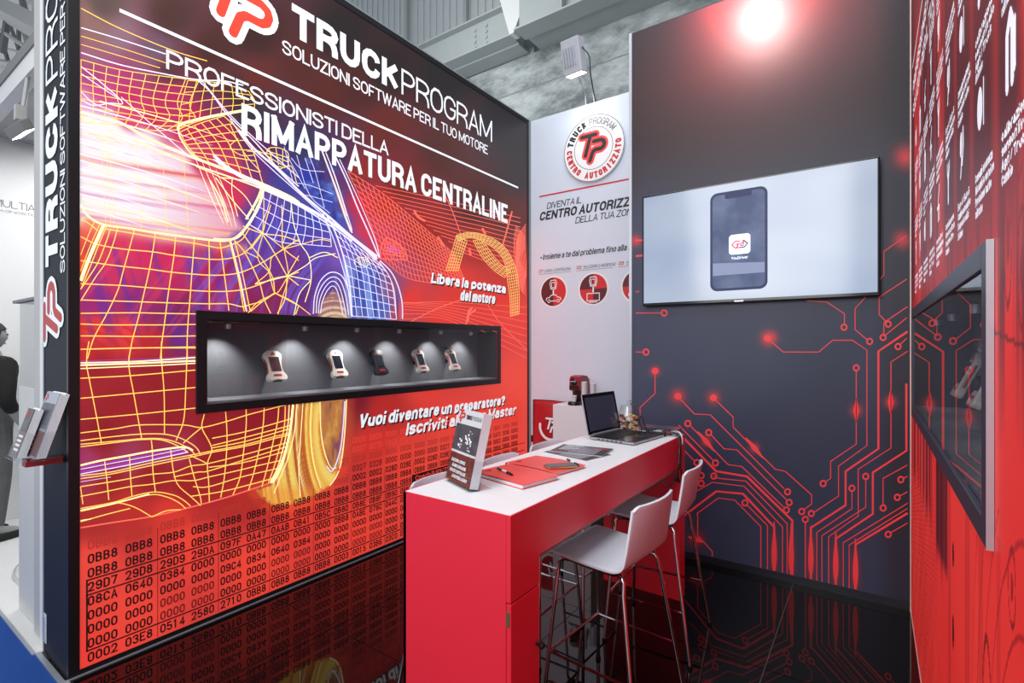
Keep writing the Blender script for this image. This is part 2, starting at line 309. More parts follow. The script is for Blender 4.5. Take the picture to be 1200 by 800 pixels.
def noise2(x, y, seed=0, octaves=3):
    g = np.random.default_rng(seed); out = np.zeros_like(x); amp = 1; tot = 0
    for o in range(octaves):
        t = g.random((256, 256)); i = np.floor(x).astype(int); j = np.floor(y).astype(int); fx = x-i; fy = y-j
        fx = fx*fx*(3-2*fx); fy = fy*fy*(3-2*fy); T = lambda a, b: t[a % 256, b % 256]
        out += amp*((T(i,j)*(1-fx)+T(i+1,j)*fx)*(1-fy)+(T(i,j+1)*(1-fx)+T(i+1,j+1)*fx)*fy); tot += amp; amp *= .5; x = x*2.03+5; y = y*2.03+9
    return out/tot
def inpoly(x, y, poly):
    r = np.zeros(len(x), bool); n = len(poly); j = n-1
    for i in range(n):
        xi, yi = poly[i]; xj, yj = poly[j]
        r ^= ((yi > y) != (yj > y)) & (x < (xj-xi)*(y-yi)/(yj-yi+1e-9)+xi); j = i
    return r
def softpoly(x, y, poly, soft):
    """0..1 mask that fades over `soft` around the outline"""
    d = np.full(len(x), 1e9); n = len(poly)
    for i in range(n):
        ax_, ay = poly[i]; bx, by = poly[(i+1) % n]; ex, ey = bx-ax_, by-ay
        t = np.clip(((x-ax_)*ex+(y-ay)*ey)/(ex*ex+ey*ey+1e-9), 0, 1); d = np.minimum(d, np.hypot(x-ax_-t*ex, y-ay-t*ey))
    sgn = np.where(inpoly(x, y, poly), 1, -1); return np.clip(.5+sgn*d/soft, 0, 1)
def mixc(base, col, m): return base*(1-m[:,None])+np.array(col, float)*m[:,None]
# ---------------------------------------------------------------- materials
M_white = mat('white_laminate', (232,235,240), .35); M_plastic = mat('white_plastic', (222,230,242), .28)
M_red = mat('red_laminate', (222,40,60), .32, vary=.03, scale=6)
M_blackp = mat('black_panel', (28,30,38), .38); M_frame = mat('black_frame', (16,17,21), .4)
M_pillar = mat('charcoal_vinyl', (22,25,36), .6, spec=.3); M_alu = mat('satin_aluminium', (190,196,205), .38, .7)
M_chrome = mat('chrome', (186,182,186), .06, 1.0, vary=.01); M_black = mat('black_plastic', (16,16,18), .35)
M_floor = mat('black_gloss_tile', (7,7,9), .03, ior=1.43, vary=.1); M_joint = mat('dark_tile_joint', (112,102,102), .6)
M_grey = mat('grey_case_lining', (96,98,104), .6, vary=.06); M_wprint = mat('white_ink', (236,242,248), .45)
M_ledw = mat('lit_white_ink', (232,240,246), .5, emit=.62, vary=.01)
M_conc = mat('raw_concrete', (150,156,158), .85, vary=.28, scale=1.2, bump=.3)
nt = M_conc.node_tree; mp = nt.nodes.new('ShaderNodeMapping'); mp.inputs['Scale'].default_value = (.7, 1, 1.5); n2 = nt.nodes.new('ShaderNodeTexNoise'); n2.inputs['Scale'].default_value = 1.6; n2.inputs['Detail'].default_value = 9; n2.inputs['Roughness'].default_value = .72
nt.links.new([n for n in nt.nodes if n.type == 'TEX_COORD'][0].outputs['Object'], mp.inputs[0]); nt.links.new(mp.outputs[0], n2.inputs['Vector'])
cr = nt.nodes.new('ShaderNodeValToRGB'); cr.color_ramp.elements[0].position = .36; cr.color_ramp.elements[0].color = (*s2l((104,110,110)), 1); cr.color_ramp.elements[1].position = .64; cr.color_ramp.elements[1].color = (*s2l((186,192,192)), 1)
nt.links.new(n2.outputs['Fac'], cr.inputs[0]); nt.links.new(cr.outputs[0], nt.nodes['Principled BSDF'].inputs['Base Color']); M_steel = mat('grey_painted_steel', (158,164,164), .5, vary=.05, scale=4)
M_carpet = mat('blue_carpet', (0,62,140), .95, vary=.25, scale=220, bump=.25)

# ---------------------------------------------------------------- floor
bs = MB(); bs.box(XL, -.35, -.05, XR+.02, YW, -.006); floor = struct('floor', bs, M_joint)
tx = [XL]+[-2.5+1.03*i for i in range(3)]+[XR]; ty = [-.35]+[.787+1.0025*i-.0 for i in range(4)]+[YW]
for i in range(len(tx)-1):
    for j in range(len(ty)-1):
        g = .0022; t = MB(); t.box(tx[i]+g, ty[j]+g, -.0055, tx[i+1]-g, ty[j+1]-g, 0); t.build('floor_tile', M_floor, floor)
bs = MB(); bs.box(-9, -3.0, -.06, XL-.004, YF-.035, -.004); carp = struct('floor_aisle', bs, M_carpet)
bs = MB(); bs.box(-9, -7, -.08, 6, 12, -.062); struct('floor_hall', bs, mat('hall_floor_grey', (150,150,152), .7))
bs = MB(); bs.box(-9, YF-.03, -.058, XL-.414, 6.5, -.002); struct('floor_neighbour', bs, mat('pale_stand_floor', (214,214,214), .5))
bs = MB(); bs.box(-9, YF-.045, -.05, XL-.41, YF-.03, .002); bs.box(XL-.41, YF-.034, -.05, XL, YF-.012, .004); struct('trim_1', bs, M_alu)
bs = MB(); bs.box(XL-.004, YF-.06, -.05, XL+.07, YF+.0, .003); struct('trim_2', bs, M_alu)

# ---------------------------------------------------------------- left wall (backlit sheet in a black frame)
y0, y1, z0, z1 = 1.396, 4.195, 1.262, 1.752     # case opening
b = MB(); X0, X1 = XL-.409, XL
b.box(X0, YF, 0, X1-.002, y0, HT+.01); b.box(X0, y1, 0, X1-.002, YW, HT+.01); b.box(X0, y0, 0, X1-.002, y1, z0); b.box(X0, y0, z1, X1-.002, y1, HT+.01)
wall_left = struct('wall_left', b, M_pillar)
b = MB(); fw = .042
b.box(X1-.02, YF-.002, 0, X1+.006, YF+fw, HT+.012); b.box(X1-.02, YW-fw+.006, 0, X1+.006, YW-.002, HT+.012)
b.box(X1-.02, YF+fw, 0.0, X1+.006, YW-fw, .030); b.box(X1-.02, YF+fw, HT-.03, X1+.006, YW-fw, HT+.012)
b.build('sheet_frame', M_frame, wall_left)
b = MB(); b.box(X1+.006, YF-.01, 0, X1+.014, YW, .006); b.build('base_strip', M_alu, wall_left)
b = MB(); b.box(X1-.03, YF-.002, HT+.012, X1+.008, YW, HT+.022); b.build('top_strip', M_alu, wall_left)

ctl = [(120,5,98,78,74),(200,20,78,46,42),(300,40,62,32,30),(250,60,76,38,34),(400,40,38,30,31),(450,80,40,32,33),(520,90,40,36,38),(590,140,44,40,44),(610,200,56,46,48),
(380,110,92,38,33),(300,90,105,42,36),(450,150,108,44,38),(520,180,85,44,40),(560,240,78,38,36),(600,260,98,45,40),(610,160,50,44,46),(350,75,88,38,34),(420,100,80,36,33),
(500,270,165,46,40),(450,240,188,50,44),(560,290,178,48,42),(600,320,205,54,46),(420,200,150,46,40),(470,215,120,42,38),(540,330,228,60,50),(480,350,240,62,54),(600,370,238,64,54),(520,370,238,64,54),(580,360,235,60,50),
(610,450,247,76,60),(500,450,238,66,55),(450,480,190,45,42),(440,520,215,55,46),(415,470,130,28,45),(600,540,250,80,65),(500,560,247,76,63),(420,620,246,72,58),(300,660,250,75,60),(150,720,250,75,62),(110,660,247,78,65),(100,770,248,70,58),(220,640,247,72,60),(350,600,240,66,54),(540,500,245,74,60),(470,540,240,70,56),
(97,20,150,110,105),(110,35,150,110,105),(140,45,150,115,130),(180,60,120,90,110),(160,75,150,85,110),(110,65,160,100,120),(110,85,175,65,125),(150,90,185,55,125),(200,85,90,50,60),(200,110,190,40,100),(250,125,120,45,95),(120,108,205,70,135),(150,112,200,45,105),(180,140,200,35,90),(230,140,195,32,80),(280,110,60,38,42),(290,135,52,48,56),(250,100,92,42,40),
(220,160,200,36,85),(260,160,185,32,80),(300,190,110,45,125),(240,190,195,45,100),(270,200,205,60,95),(150,140,220,60,110),
(97,125,235,170,210),(97,140,245,230,240),(130,150,252,242,248),(170,165,252,240,245),(210,185,250,200,210),(105,175,245,225,235),(150,200,250,242,248),(200,220,250,230,235),(240,245,248,215,225),(150,240,250,245,250),(100,245,248,232,235),(200,262,250,240,245),(120,215,250,238,245),(245,215,228,80,110),(268,232,222,50,85),(250,200,225,80,120),(270,212,215,50,95),
(105,262,240,85,75),(97,300,245,85,50),(140,290,222,58,95),(170,300,216,46,98),(200,300,212,42,95),(250,295,212,50,80),(130,325,205,50,100),(200,330,190,42,98),(250,330,182,38,92),(115,355,160,42,120),(160,360,135,42,120),(220,365,128,38,95),(250,355,160,40,90),(110,385,230,62,62),(150,390,232,64,64),(180,398,190,44,55),(210,392,105,45,135),(200,378,125,40,105),(290,355,140,36,80),(260,320,165,38,100),
(280,300,140,48,130),(300,330,140,42,115),(300,290,95,60,155),(320,270,78,70,175),(340,300,120,50,135),(330,345,142,38,90),(370,290,88,72,178),(380,330,95,68,165),(350,350,105,48,130),(300,255,90,60,160),(345,270,75,75,185),(310,310,110,55,145),(360,320,110,55,140),(400,375,150,110,110),(392,352,110,60,110),
(425,320,70,95,195),(430,350,68,105,200),(450,360,75,100,190),(412,290,105,100,195),(462,345,150,85,130),(468,365,230,70,70),(440,370,80,110,190),(400,300,130,90,190),
(330,190,55,55,145),(360,210,45,65,170),(380,230,55,80,180),(372,255,60,80,180),(395,262,75,90,185),(350,240,85,80,165),(398,200,100,60,125),(425,240,215,48,75),(432,270,225,55,80),(445,290,215,60,90),(310,150,56,56,70),(350,170,50,55,90),(395,190,60,45,75),(440,270,200,70,100),(335,215,70,70,155),(310,175,90,40,90),(300,165,100,35,75),
(110,430,158,36,44),(180,440,155,34,42),(220,450,152,34,42),(97,420,200,50,55),(140,470,160,36,42),(200,480,152,34,42),(120,510,148,34,40),(250,500,152,34,40),(300,490,150,30,42),(330,470,145,28,45),(340,440,140,28,55),(260,540,155,35,40),(320,520,152,34,40),(130,560,160,40,42),(180,560,158,38,42),(220,570,165,38,42),(300,560,168,40,42),(150,592,195,52,46),(110,610,180,50,48),(200,600,225,62,52),(290,580,190,48,44),
(150,538,165,60,95),(100,545,170,60,110),(210,525,165,50,80),(300,410,140,34,60),(240,420,155,36,50),(395,475,170,90,60)]
arch_l = [(343,474),(340,500),(335,525),(326,550),(317,566)]
wheel = [(345,473),(338,520),(327,552),(318,568),(300,574),(306,584),(318,591),(336,592),(355,587),(373,578),(386,569),(393,560),(399,542),(403,508),(406,468)]
hub = [(375,470),(376,500),(379,525),(384,545),(389,553),(396,545),(400,520),(403,490),(404,468)]
hl = [(93,128),(93,262),(104,256),(125,262),(190,271),(250,281),(268,280),(286,268),(262,232),(215,190),(160,158),(120,140)]
def left_ink(P):
    U = pixel_uv(P); x, y = U[:,0], U[:,1]
    c = idw(ctl, x, y)
    # long light trails over the lamp of the car, running along the drawing
    q = (y-.20*x)+.00045*(x-95)**2*.5
    m = softpoly(x, y, hl, 9)
    n = noise1(q/4.2, 3, 3); n2 = noise1(q/9.0+.004*x, 5, 2); fade = np.clip((290-x)/150, .12, 1)
    br = np.clip((n*.55+n2*.6-.27)*3.4, 0, 1)
    tr = mixc(np.tile(np.array([226.,70,110]), (len(x),1))+np.c_[np.zeros_like(x), 60*fade, 80*fade], (252,246,250), np.clip(br*(.45+.7*fade), 0, 1))
    gold = np.clip((noise1(q/3.1, 9, 2)-.62)*5, 0, .8); tr = mixc(tr, (255,205,120), gold*.7)
    c = c*(1-m[:,None])+tr*m[:,None]
    # bluish waves inside the front wing
    wg = softpoly(x, y, [(290,262),(318,222),(352,268),(382,300),(372,350),(366,370),(230,368),(215,300),(262,285)], 16)
    s = noise1((x*.86+y*.38+6*np.sin(y/17.0))/5.0, 12, 2); c = mixc(c, (112,96,214), wg*np.clip((s-.52)*3.2, 0, .75))
    s = noise1((x*.9-y*.25)/7.0, 14, 2); bm = softpoly(x, y, [(100,290),(262,285),(290,368),(228,368),(228,395),(100,395)], 20); c = mixc(c, (96,50,170), bm*np.clip((s-.55)*2.6, 0, .5))
    c = mixc(c, (243,70,110), bm*np.clip((noise1((x+y*.8)/9.0, 15, 2)-.6)*2, 0, .35))
    # glassy blue of door and windscreen
    dm = softpoly(x, y, [(400,300),(440,310),(470,345),(472,378),(405,374),(392,330)], 8)
    c = mixc(c, (150,185,250), dm*np.clip((noise1((x-y*.1)/4.0, 21, 2)-.5)*2.4, 0, .7)); c = mixc(c, (40,60,160), dm*np.clip((.45-noise1((x+y*.1)/5.0, 22, 2))*2.4, 0, .6))
    wm = softpoly(x, y, [(322,150),(392,190),(408,262),(392,262),(330,200)], 9)
    c = mixc(c, (110,140,225), wm*np.clip((noise2(x/9, y/9, 23)-.5)*2.5, 0, .7)); c = mixc(c, (28,30,90), wm*np.clip((.45-noise2(x/8, y/12, 24))*2.5, 0, .7))
    # dark fan behind grille
    fm = softpoly(x, y, [(93,378),(150,378),(168,388),(176,405),(178,420),(93,424)], 5)
    s = np.sin((np.hypot((x-60)*.9, (y-420)*1.9))/2.3); c = mixc(c, (196,38,40), fm*np.clip(s, 0, 1)*.55)
    # turning wheel: rings of light around the hub
    wmk = softpoly(x, y, wheel, 3.5); ring = np.hypot((x-392)/1.0, (y-505)*.36)+.02*(y-470)
    n = noise1(ring/1.15, 31, 3); n2 = noise1(ring/3.5, 33, 2)
    wc = mixc(np.tile(np.array([232.,128,38]), (len(x),1)), (255,222,110), np.clip((n*.6+n2*.7-.42)*3, 0, 1)); wc = mixc(wc, (160,70,60), np.clip((.40-n2)*3, 0, .6))
    wc = mixc(wc, (255,245,170), np.clip((noise1(ring/1.7, 35, 2)-.66)*4, 0, .8)); wc = mixc(wc, (250,150,60), np.clip((y-565)/22, 0, .5))
    c = c*(1-wmk[:,None])+wc*wmk[:,None]
    hm = softpoly(x, y, hub, 3); hc = mixc(np.tile(np.array([196.,128,70]), (len(x),1)), (232,180,90), np.clip((noise2(x/5, y/14, 41)-.5)*3, 0, 1)); hc = mixc(hc, (120,60,110), np.clip((noise2(x/6, y/20, 42)-.55)*3, 0, .7))
    hc = mixc(hc, (150,70,140), np.clip((x-(398-(y-500)*.08))/5, 0, .8)); c = c*(1-hm[:,None])+hc*hm[:,None]
    gm = np.clip(1-softpoly(x, y, wheel, 26), 0, 1)*softpoly(x, y, wheel, 26)*4; c = mixc(c, (255,110,50), gm*.35*(wmk < .1))
    # inside of the wheel arch by the case
    am = softpoly(x, y, [(398,374),(372,374),(378,352),(390,340),(402,350),(408,374)], 3); s = noise1(np.hypot(x-392, (y-390))/1.8, 44, 2)
    c = mixc(c, (205,150,120), am*.6); c = mixc(c, (255,235,190), am*np.clip((s-.5)*3, 0, .8))
    # the drawing's mist of light along the headlamp edge
    e = np.abs(y-(262+.155*(x-95))); mm = (x < 290)*np.exp(-(e/7)**2)*(x > 93)*.5; c = mixc(c, (255,190,150), mm)
    return c
op = lambda cen: ~((cen[:,1] > y0) & (cen[:,1] < y1) & (cen[:,2] > z0) & (cen[:,2] < z1))
M_light = attr_mat('backlit_textile', emit=.68, rough=.42, base=.42, spec=.35)
paint_sheet('printed_sheet', wall_left, M_light, left_ink, (XL, YF+fw, .03), (0, YW-2*fw-YF+.006, 0), (0, 0, HT-.06), 640, 600, op)

def em(name, rgb, e=.66): return mat(name, rgb, .5, emit=e, vary=.01)
M_yel = em('lit_yellow_ink', (255,205,98), .78); M_pale = em('lit_pale_yellow_ink', (255,243,176), .8); M_lav = em('lit_lavender_ink', (226,222,255), .72)
M_redl = em('lit_light_red_ink', (252,112,92), .6); M_redd = em('lit_dim_red_ink', (196,70,58), .55); M_arch = em('lit_ochre_ink', (238,196,112), .62); M_pur = em('lit_purple_ink', (150,60,170), .6)

def T(z, pts): s, ox, oy = z; return [(ox+x/s, oy+y/s) for x, y in pts]
ZA = (4.446, 90, 240); ZB = (3.529, 90, 400); ZC = (3.077, 90, 0); ZD = (3.077, 250, 120); ZE = (4.0, 300, 200); ZF = (3.636, 440, 200)
yl = Ink(0, XL, .0008); pl = Ink(0, XL, .0012); lv = Ink(0, XL, .0014); rl = Ink(0, XL, .0007)
for p in [[(150,125),(290,148),(400,168),(510,185),(610,200),(690,215),(745,224),(800,210),(860,180),(900,120)],
 [(20,165),(105,205),(240,230),(400,245),(500,262),(610,275),(690,283),(760,283),(830,270),(890,235),(960,150)],
 [(20,290),(140,308),(255,322),(380,335),(490,350),(600,360),(690,366),(765,365),(840,355),(920,325),(1000,280),(1075,230)],
 [(20,410),(120,415),(240,420),(360,430),(480,438),(590,445),(690,450),(785,450),(870,440),(950,415),(1020,385),(1095,370)],
 [(20,495),(180,500),(340,505),(480,510),(590,513),(690,515),(790,515),(860,530),(900,520),(970,500),(1030,460)],
 [(20,565),(150,563),(320,562),(460,565),(640,568)],[(20,620),(150,625),(310,625),(450,625),(640,622)],[(20,682),(300,685),(450,685),(640,682)],[(20,752),(300,745),(640,745)],
 [(20,75),(60,95),(110,135)],
 [(215,110),(190,200),(150,300),(95,380),(20,500)],[(175,125),(150,200),(110,300),(60,380),(20,440)],
 [(300,130),(270,240),(240,350),(215,440),(160,560),(90,690),(55,800)],[(410,145),(395,245),(375,350),(345,480),(320,590),(290,700),(270,800)],
 [(515,160),(505,270),(490,370),(475,470),(460,590),(445,700),(435,800)],[(612,175),(605,280),(598,370),(590,480),(580,600),(575,700),(575,800)],
 [(688,185),(690,280),(690,370),(690,450),(690,545)],[(745,185),(758,280),(768,360),(780,450),(792,550)],
 [(795,185),(820,290),(845,400),(865,520),(872,555)],[(822,185),(846,280),(872,400),(896,520),(906,555)],
 [(865,110),(965,148),(1070,162),(1156,190)],[(1010,0),(985,80),(965,148),(905,230)],[(1068,0),(1070,80),(1070,162),(1080,228),(1156,290)],
 [(1156,180),(1075,230)],[(865,150),(915,220),(970,290),(1020,380),(1030,458)],[(820,185),(870,240),(915,325),(955,415),(975,490),(1010,565)],
 [(1020,385),(1095,370),(1156,350)],[(965,148),(1020,235),(1095,370)],[(1095,370),(1135,300),(1156,265)],[(1095,370),(1156,420)],[(1030,458),(1085,487),(1156,525)],[(1095,370),(1085,487),(1045,565)],[(1030,458),(970,500),(905,555)],
 [(1156,525),(1140,570)]]: yl.line(T(ZA, p), 1.15)
pl.line(T(ZA, [(20,0),(60,60),(140,103),(270,122),(410,145),(610,172),(740,187),(800,182),(850,160),(885,110),(920,55),(945,0)]), 2.3)
pl.line(T(ZD, [(0,492),(40,495),(75,490),(110,460),(140,420),(165,365),(182,305)]), 2.6)
pl.line(T(ZA, [(140,105),(95,205),(55,300),(20,395)]), 4.2); yl.line(T(ZA, [(155,110),(115,205),(78,300),(20,440)]), 1.2); yl.line(T(ZA, [(120,100),(75,200),(40,290),(20,345)]), 1.0); yl.line(T(ZA, [(95,80),(55,170),(20,260)]), .9)
pl.line(T(ZA, [(800,185),(826,290),(852,400),(876,520),(884,555)]), 1.5)
# bumper below
for p in [[(15,32),(490,22)],[(15,152),(240,140),(490,118)],[(15,235),(230,215),(490,190)],[(15,322),(255,300),(490,275)],
 [(15,378),(160,360),(260,345),(440,345),(517,355),(620,330),(700,305),(775,285),(890,255)],[(15,410),(160,392),(260,383),(360,383),(430,400),(490,435),(513,470)],
 [(15,425),(200,408),(265,402),(350,402),(420,420),(470,448),(490,470)],[(15,435),(180,415),(260,406),(345,406),(410,428),(460,458)],
 [(15,555),(150,538),(300,503),(480,468),(560,452),(700,425),(820,392),(885,378)],[(15,567),(140,548),(300,514),(480,476),(560,458),(700,432),(820,400),(885,385)],
 [(15,600),(110,585),(200,570),(300,550),(400,540),(470,515),(540,505),(690,468),(880,415)],[(15,640),(120,620),(220,600),(310,590),(400,575),(480,575),(545,560),(600,548),(680,530),(740,515),(850,490)],
 [(15,690),(150,665),(230,640),(320,622),(400,635),(440,655),(470,680)],[(15,702),(150,672),(300,634),(370,642),(420,665),(450,690)],[(15,745),(120,715),(220,690)],[(150,665),(200,672),(250,690),(310,725)],
 [(560,430),(700,395),(890,345)],[(560,400),(700,372),(890,318)],[(545,520),(690,500),(870,452)],[(480,600),(545,600),(680,560),(850,520)],[(470,640),(600,620),(740,585),(830,560)],
 [(560,440),(700,412),(888,358)],[(400,560),(500,540),(545,535),(690,490),(876,432)],
 [(40,100),(60,200),(85,330),(102,422)],[(50,0),(42,50),(40,100)],[(228,0),(215,95),(235,215),(250,300),(268,402)],[(350,0),(350,70),(360,200),(362,300),(362,385)],[(456,0),(455,70),(450,200),(445,300),(435,350),(410,410)],
 [(527,300),(517,355),(545,410),(558,450),(540,505),(545,580),(548,665)],[(615,290),(620,360),(620,440),(610,560),(595,645)],[(700,280),(700,350),(690,450),(675,560),(645,635)],[(775,275),(770,350),(755,440),(735,530),(710,615)],
 [(835,270),(830,330),(815,400),(790,510),(765,600)],[(517,355),(480,385),(440,420)],[(115,495),(125,580),(132,655)],[(218,478),(222,560),(228,640)],[(308,408),(312,450),(315,540),(325,622)],[(388,448),(400,540),(420,595),(470,640),(512,678)],
 [(465,485),(485,560),(510,640),(515,676)],[(15,600),(25,672)],[(540,505),(500,485),(465,470)],[(862,265),(858,350),(838,440),(815,520),(790,590)],
 [(310,725),(370,700),(430,695)]]: yl.line(T(ZB, p), 1.15)
for p, ww in [([(15,88),(200,84),(350,76),(490,66)],1.4),([(15,98),(200,92),(350,86),(490,80)],2.0),([(15,112),(200,104),(350,98),(490,90)],1.2),
 ([(15,512),(100,492),(200,474),(300,455),(400,440),(450,437),(480,450)],2.2),([(15,740),(60,733)],1),([(895,262),(885,350),(865,450),(840,530),(810,585)],2.2),
 ([(878,262),(872,350),(852,445),(828,525),(800,580)],1.1),([(15,698),(150,670),(300,630)],1.5)]: pl.line(T(ZB, p), ww)
for p, ww in [([(15,528),(200,493),(300,474),(450,443)],1.2),([(15,548),(200,513),(300,492),(460,457)],1.6),([(15,580),(140,560)],.8)]: 
    Ink.line(lv, T(ZB, p), ww*.7)
pu = Ink(0, XL, .0006)
for p, ww in [([(15,522),(200,487),(450,440)],1.8),([(15,540),(200,505),(460,452)],2.2),([(15,560),(200,526),(470,468)],1.6),([(15,92),(200,88),(490,74)],1.2),([(15,80),(300,72),(490,60)],.9)]: pu.line(T(ZB, p), ww)
pu.line(T(ZA, [(808,185),(834,290),(860,400),(884,520),(893,555)]), 1.6)
rl.line(T(ZB, [(15,770),(150,748),(300,725),(430,695),(600,650),(740,605),(830,575)]), 1.6)
# bonnet
coons(yl, T(ZC, [(15,215),(150,250),(290,272),(440,290)]), T(ZC, [(15,440),(170,452),(260,470),(365,468)]), T(ZC, [(15,215),(15,330),(15,440)]), T(ZC, [(440,290),(405,380),(430,430),(365,468)]), 9, 8, .9)
coons(yl, T(ZC, [(400,290),(520,300),(620,330)]), T(ZC, [(365,466),(430,440),(530,412),(640,392)]), T(ZC, [(400,290),(375,380),(365,466)]), T(ZC, [(620,330),(640,360),(640,392)]), 7, 4, .8)
coons(yl, T(ZC, [(372,476),(440,446),(530,418)]), T(ZC, [(440,575),(540,610),(670,660)]), T(ZC, [(372,476),(395,520),(440,575)]), T(ZC, [(530,418),(620,510),(670,660)]), 6, 7, .95)
for p, ww in [([(365,470),(372,450),(430,432),(530,411),(640,392)],3.2),([(365,465),(375,500),(420,560),(500,600),(540,612)],1.8)]: pl.line(T(ZC, p), ww)
for p, ww in [([(15,190),(150,232),(280,260),(430,287),(530,292),(600,308)],1.4),([(15,240),(90,300),(165,370),(120,372),(60,380),(15,360)],1.1),([(15,265),(80,310),(160,362)],.9),
 ([(430,285),(480,330),(540,410),(640,510),(720,600),(800,672)],1.3),([(450,290),(540,400),(620,480),(720,570),(800,640)],1.0),([(15,100),(150,140),(320,195)],1.3),([(15,330),(60,372),(130,400)],.9),([(160,350),(260,440),(400,560)],.9)]: lv.line(T(ZC, p), ww)
for p, ww in [([(15,30),(150,100),(340,180),(470,220)],1.0),([(15,130),(180,180),(330,230)],.8),([(15,160),(150,200),(300,245)],.8)]: yl.line(T(ZC, p), ww)
for p, ww in [([(15,405),(150,440),(260,500),(400,560),(520,605),(650,655),(760,705),(800,730)],3.0),([(15,420),(180,490),(330,560),(470,610),(640,670),(800,740)],1.6)]: pl.line(T(ZC, p), ww)
for p, ww in [([(480,650),(520,720),(545,800)],1.4),([(500,640),(560,720),(620,790)],1.0),([(670,668),(650,720),(610,790)],2.8),([(520,640),(600,650),(665,672)],1.0),([(430,600),(520,640),(600,700),(640,760)],.9),([(560,640),(560,700),(580,780)],.8)]: pl.line(T(ZC, p), ww)
# trails crossing the lamp
for i in range(26):
    yy = 118+i*6.3+RNG.uniform(-2, 2); L_ = RNG.uniform(60, 170); xs = 93+RNG.uniform(0, 30)*(i % 3 == 0)
    dst = lv if i % 3 else pl
    dst.line([(xs, yy), (xs+L_*.5, yy+L_*.5*.27), (xs+L_, yy+L_*.30)], RNG.uniform(.5, 1.6), taper=[1.6, 1.1, .2]) if yy+L_*.3 < 262+.12*L_ else None
for xx in (118,124,128,160,190,215): yl.line([(xx, 150+.25*(xx-95)), (xx+6, 262+.1*(xx-95))], .5)
for k in range(4): pl.line([(226+k*9, 178+k*7), (246+k*8, 228+k*4), (262+k*5, 262+k*2)], .6, taper=[.3,1.0,.3])
# wing and door
for p, ww in [([(0,190),(60,240),(180,300),(320,370),(420,430),(520,505),(590,565)],3.2),([(0,205),(90,265),(200,318),(330,385),(430,450),(500,500)],1.6),([(90,100),(150,170),(230,240),(320,330),(420,415),(500,485),(590,555)],2.4),
 ([(60,60),(130,160),(210,240),(300,320),(400,410)],1.0),([(390,170),(420,250),(450,330),(480,420),(500,470)],1.6),([(405,180),(440,270),(475,380),(500,460)],1.0),([(440,195),(480,280),(520,380),(560,470),(598,560)],1.5),([(455,205),(500,300),(545,400),(585,500),(600,560)],.9),
 ([(600,570),(640,610),(665,660),(680,720),(682,780)],1.3),([(598,575),(630,620),(652,680),(660,780)],.9),([(560,300),(575,330)],.0),
 ([(370,760),(375,700),(395,655),(425,630),(455,640),(475,690),(488,765)],1.1),([(378,760),(384,710),(402,668),(426,645),(448,655),(465,700),(478,765)],1.0),([(386,760),(392,720),(408,682),(427,662),(443,672),(456,712),(467,765)],1.0),([(360,762),(366,695),(388,640),(425,612),(465,628),(490,690),(500,768)],1.2),
 ([(405,400),(440,470),(470,560),(490,650),(500,770)],1.6),([(395,400),(425,470),(455,560),(478,640),(492,700)],1.0)]:
    if ww: lv.line(T(ZD, p), ww)
coons(lv, T(ZD, [(430,445),(500,505),(590,572)]), T(ZD, [(497,770),(580,775),(660,782)]), T(ZD, [(430,445),(470,560),(497,770)]), T(ZD, [(590,572),(640,640),(660,782)]), 8, 9, .75)
coons(lv, T(ZD, [(186,308),(260,345),(350,392),(400,420)]), T(ZD, [(130,440),(230,500),(315,510),(425,520)]), T(ZD, [(186,308),(165,380),(130,440)]), T(ZD, [(400,420),(420,470),(425,520)]), 9, 4, .8)
for p in [[(130,440),(180,470),(255,528)],[(255,528),(315,512),(380,495),(425,500)],[(315,512),(290,440),(280,360)],[(315,512),(345,560),(352,640),(330,720)],[(255,528),(270,625),(250,700),(232,768)],[(270,625),(330,590),(370,560),(440,545)],[(270,625),(210,640),(150,655)],
 [(200,610),(225,688),(270,625)],[(225,688),(290,720),(350,765)],[(225,688),(160,720),(120,765)],[(345,560),(400,540),(450,560)],[(255,528),(210,560),(200,610),(150,655)],[(180,470),(160,560),(200,610)],[(120,540),(160,560)],[(352,640),(310,690),(290,768)],[(270,625),(350,640)],[(180,300),(182,380),(178,470)]]:
    (yl if p[0][0] < 260 else pl).line(T(ZD, p), .95)
for p in [[(190,190),(200,165),(240,165),(270,185),(268,240)],[(185,180),(225,195),(270,215)],[(200,165),(215,225)],[(225,163),(235,225)],[(250,168),(250,225)],[(190,190),(225,212),(268,235)],[(195,175),(270,200)],
 [(150,170),(190,190),(215,225),(260,235)],[(60,80),(110,180),(170,250)],[(120,175),(170,180),(190,190)],[(240,240),(280,230),(300,290)],[(90,130),(60,160),(100,190),(150,190)]]: yl.line(T(ZD, p), .9)
for p in [[(265,190),(330,310)],[(300,190),(345,330),(420,400)],[(330,200),(360,290)],[(300,290),(350,300),(430,330)],[(280,200),(320,240),(400,250)],[(345,190),(370,260),(400,380)],[(310,330),(360,340),(430,360)],[(255,160),(290,300)]]: lv.line(T(ZD, p), .6)
yl.line(T(ZD, [(395,185),(430,280),(470,400),(495,465)]), 1.2); yl.line(T(ZD, [(410,190),(445,290),(482,410)]), .8)
for p in [[(600,562),(606,520),(622,490),(650,498),(672,512),(688,535),(697,560),(690,567),(600,563)],[(612,545),(690,556)]]: rl.line(T(ZD, p), 1.3)
coons(rl, T(ZD, [(622,500),(672,515)]), T(ZD, [(612,545),(690,556)]), T(ZD, [(622,500),(612,545)]), T(ZD, [(672,515),(690,556)]), 6, 4, .8)
pu.poly(T(ZD, [(622,512),(660,518),(676,548),(630,542)]))
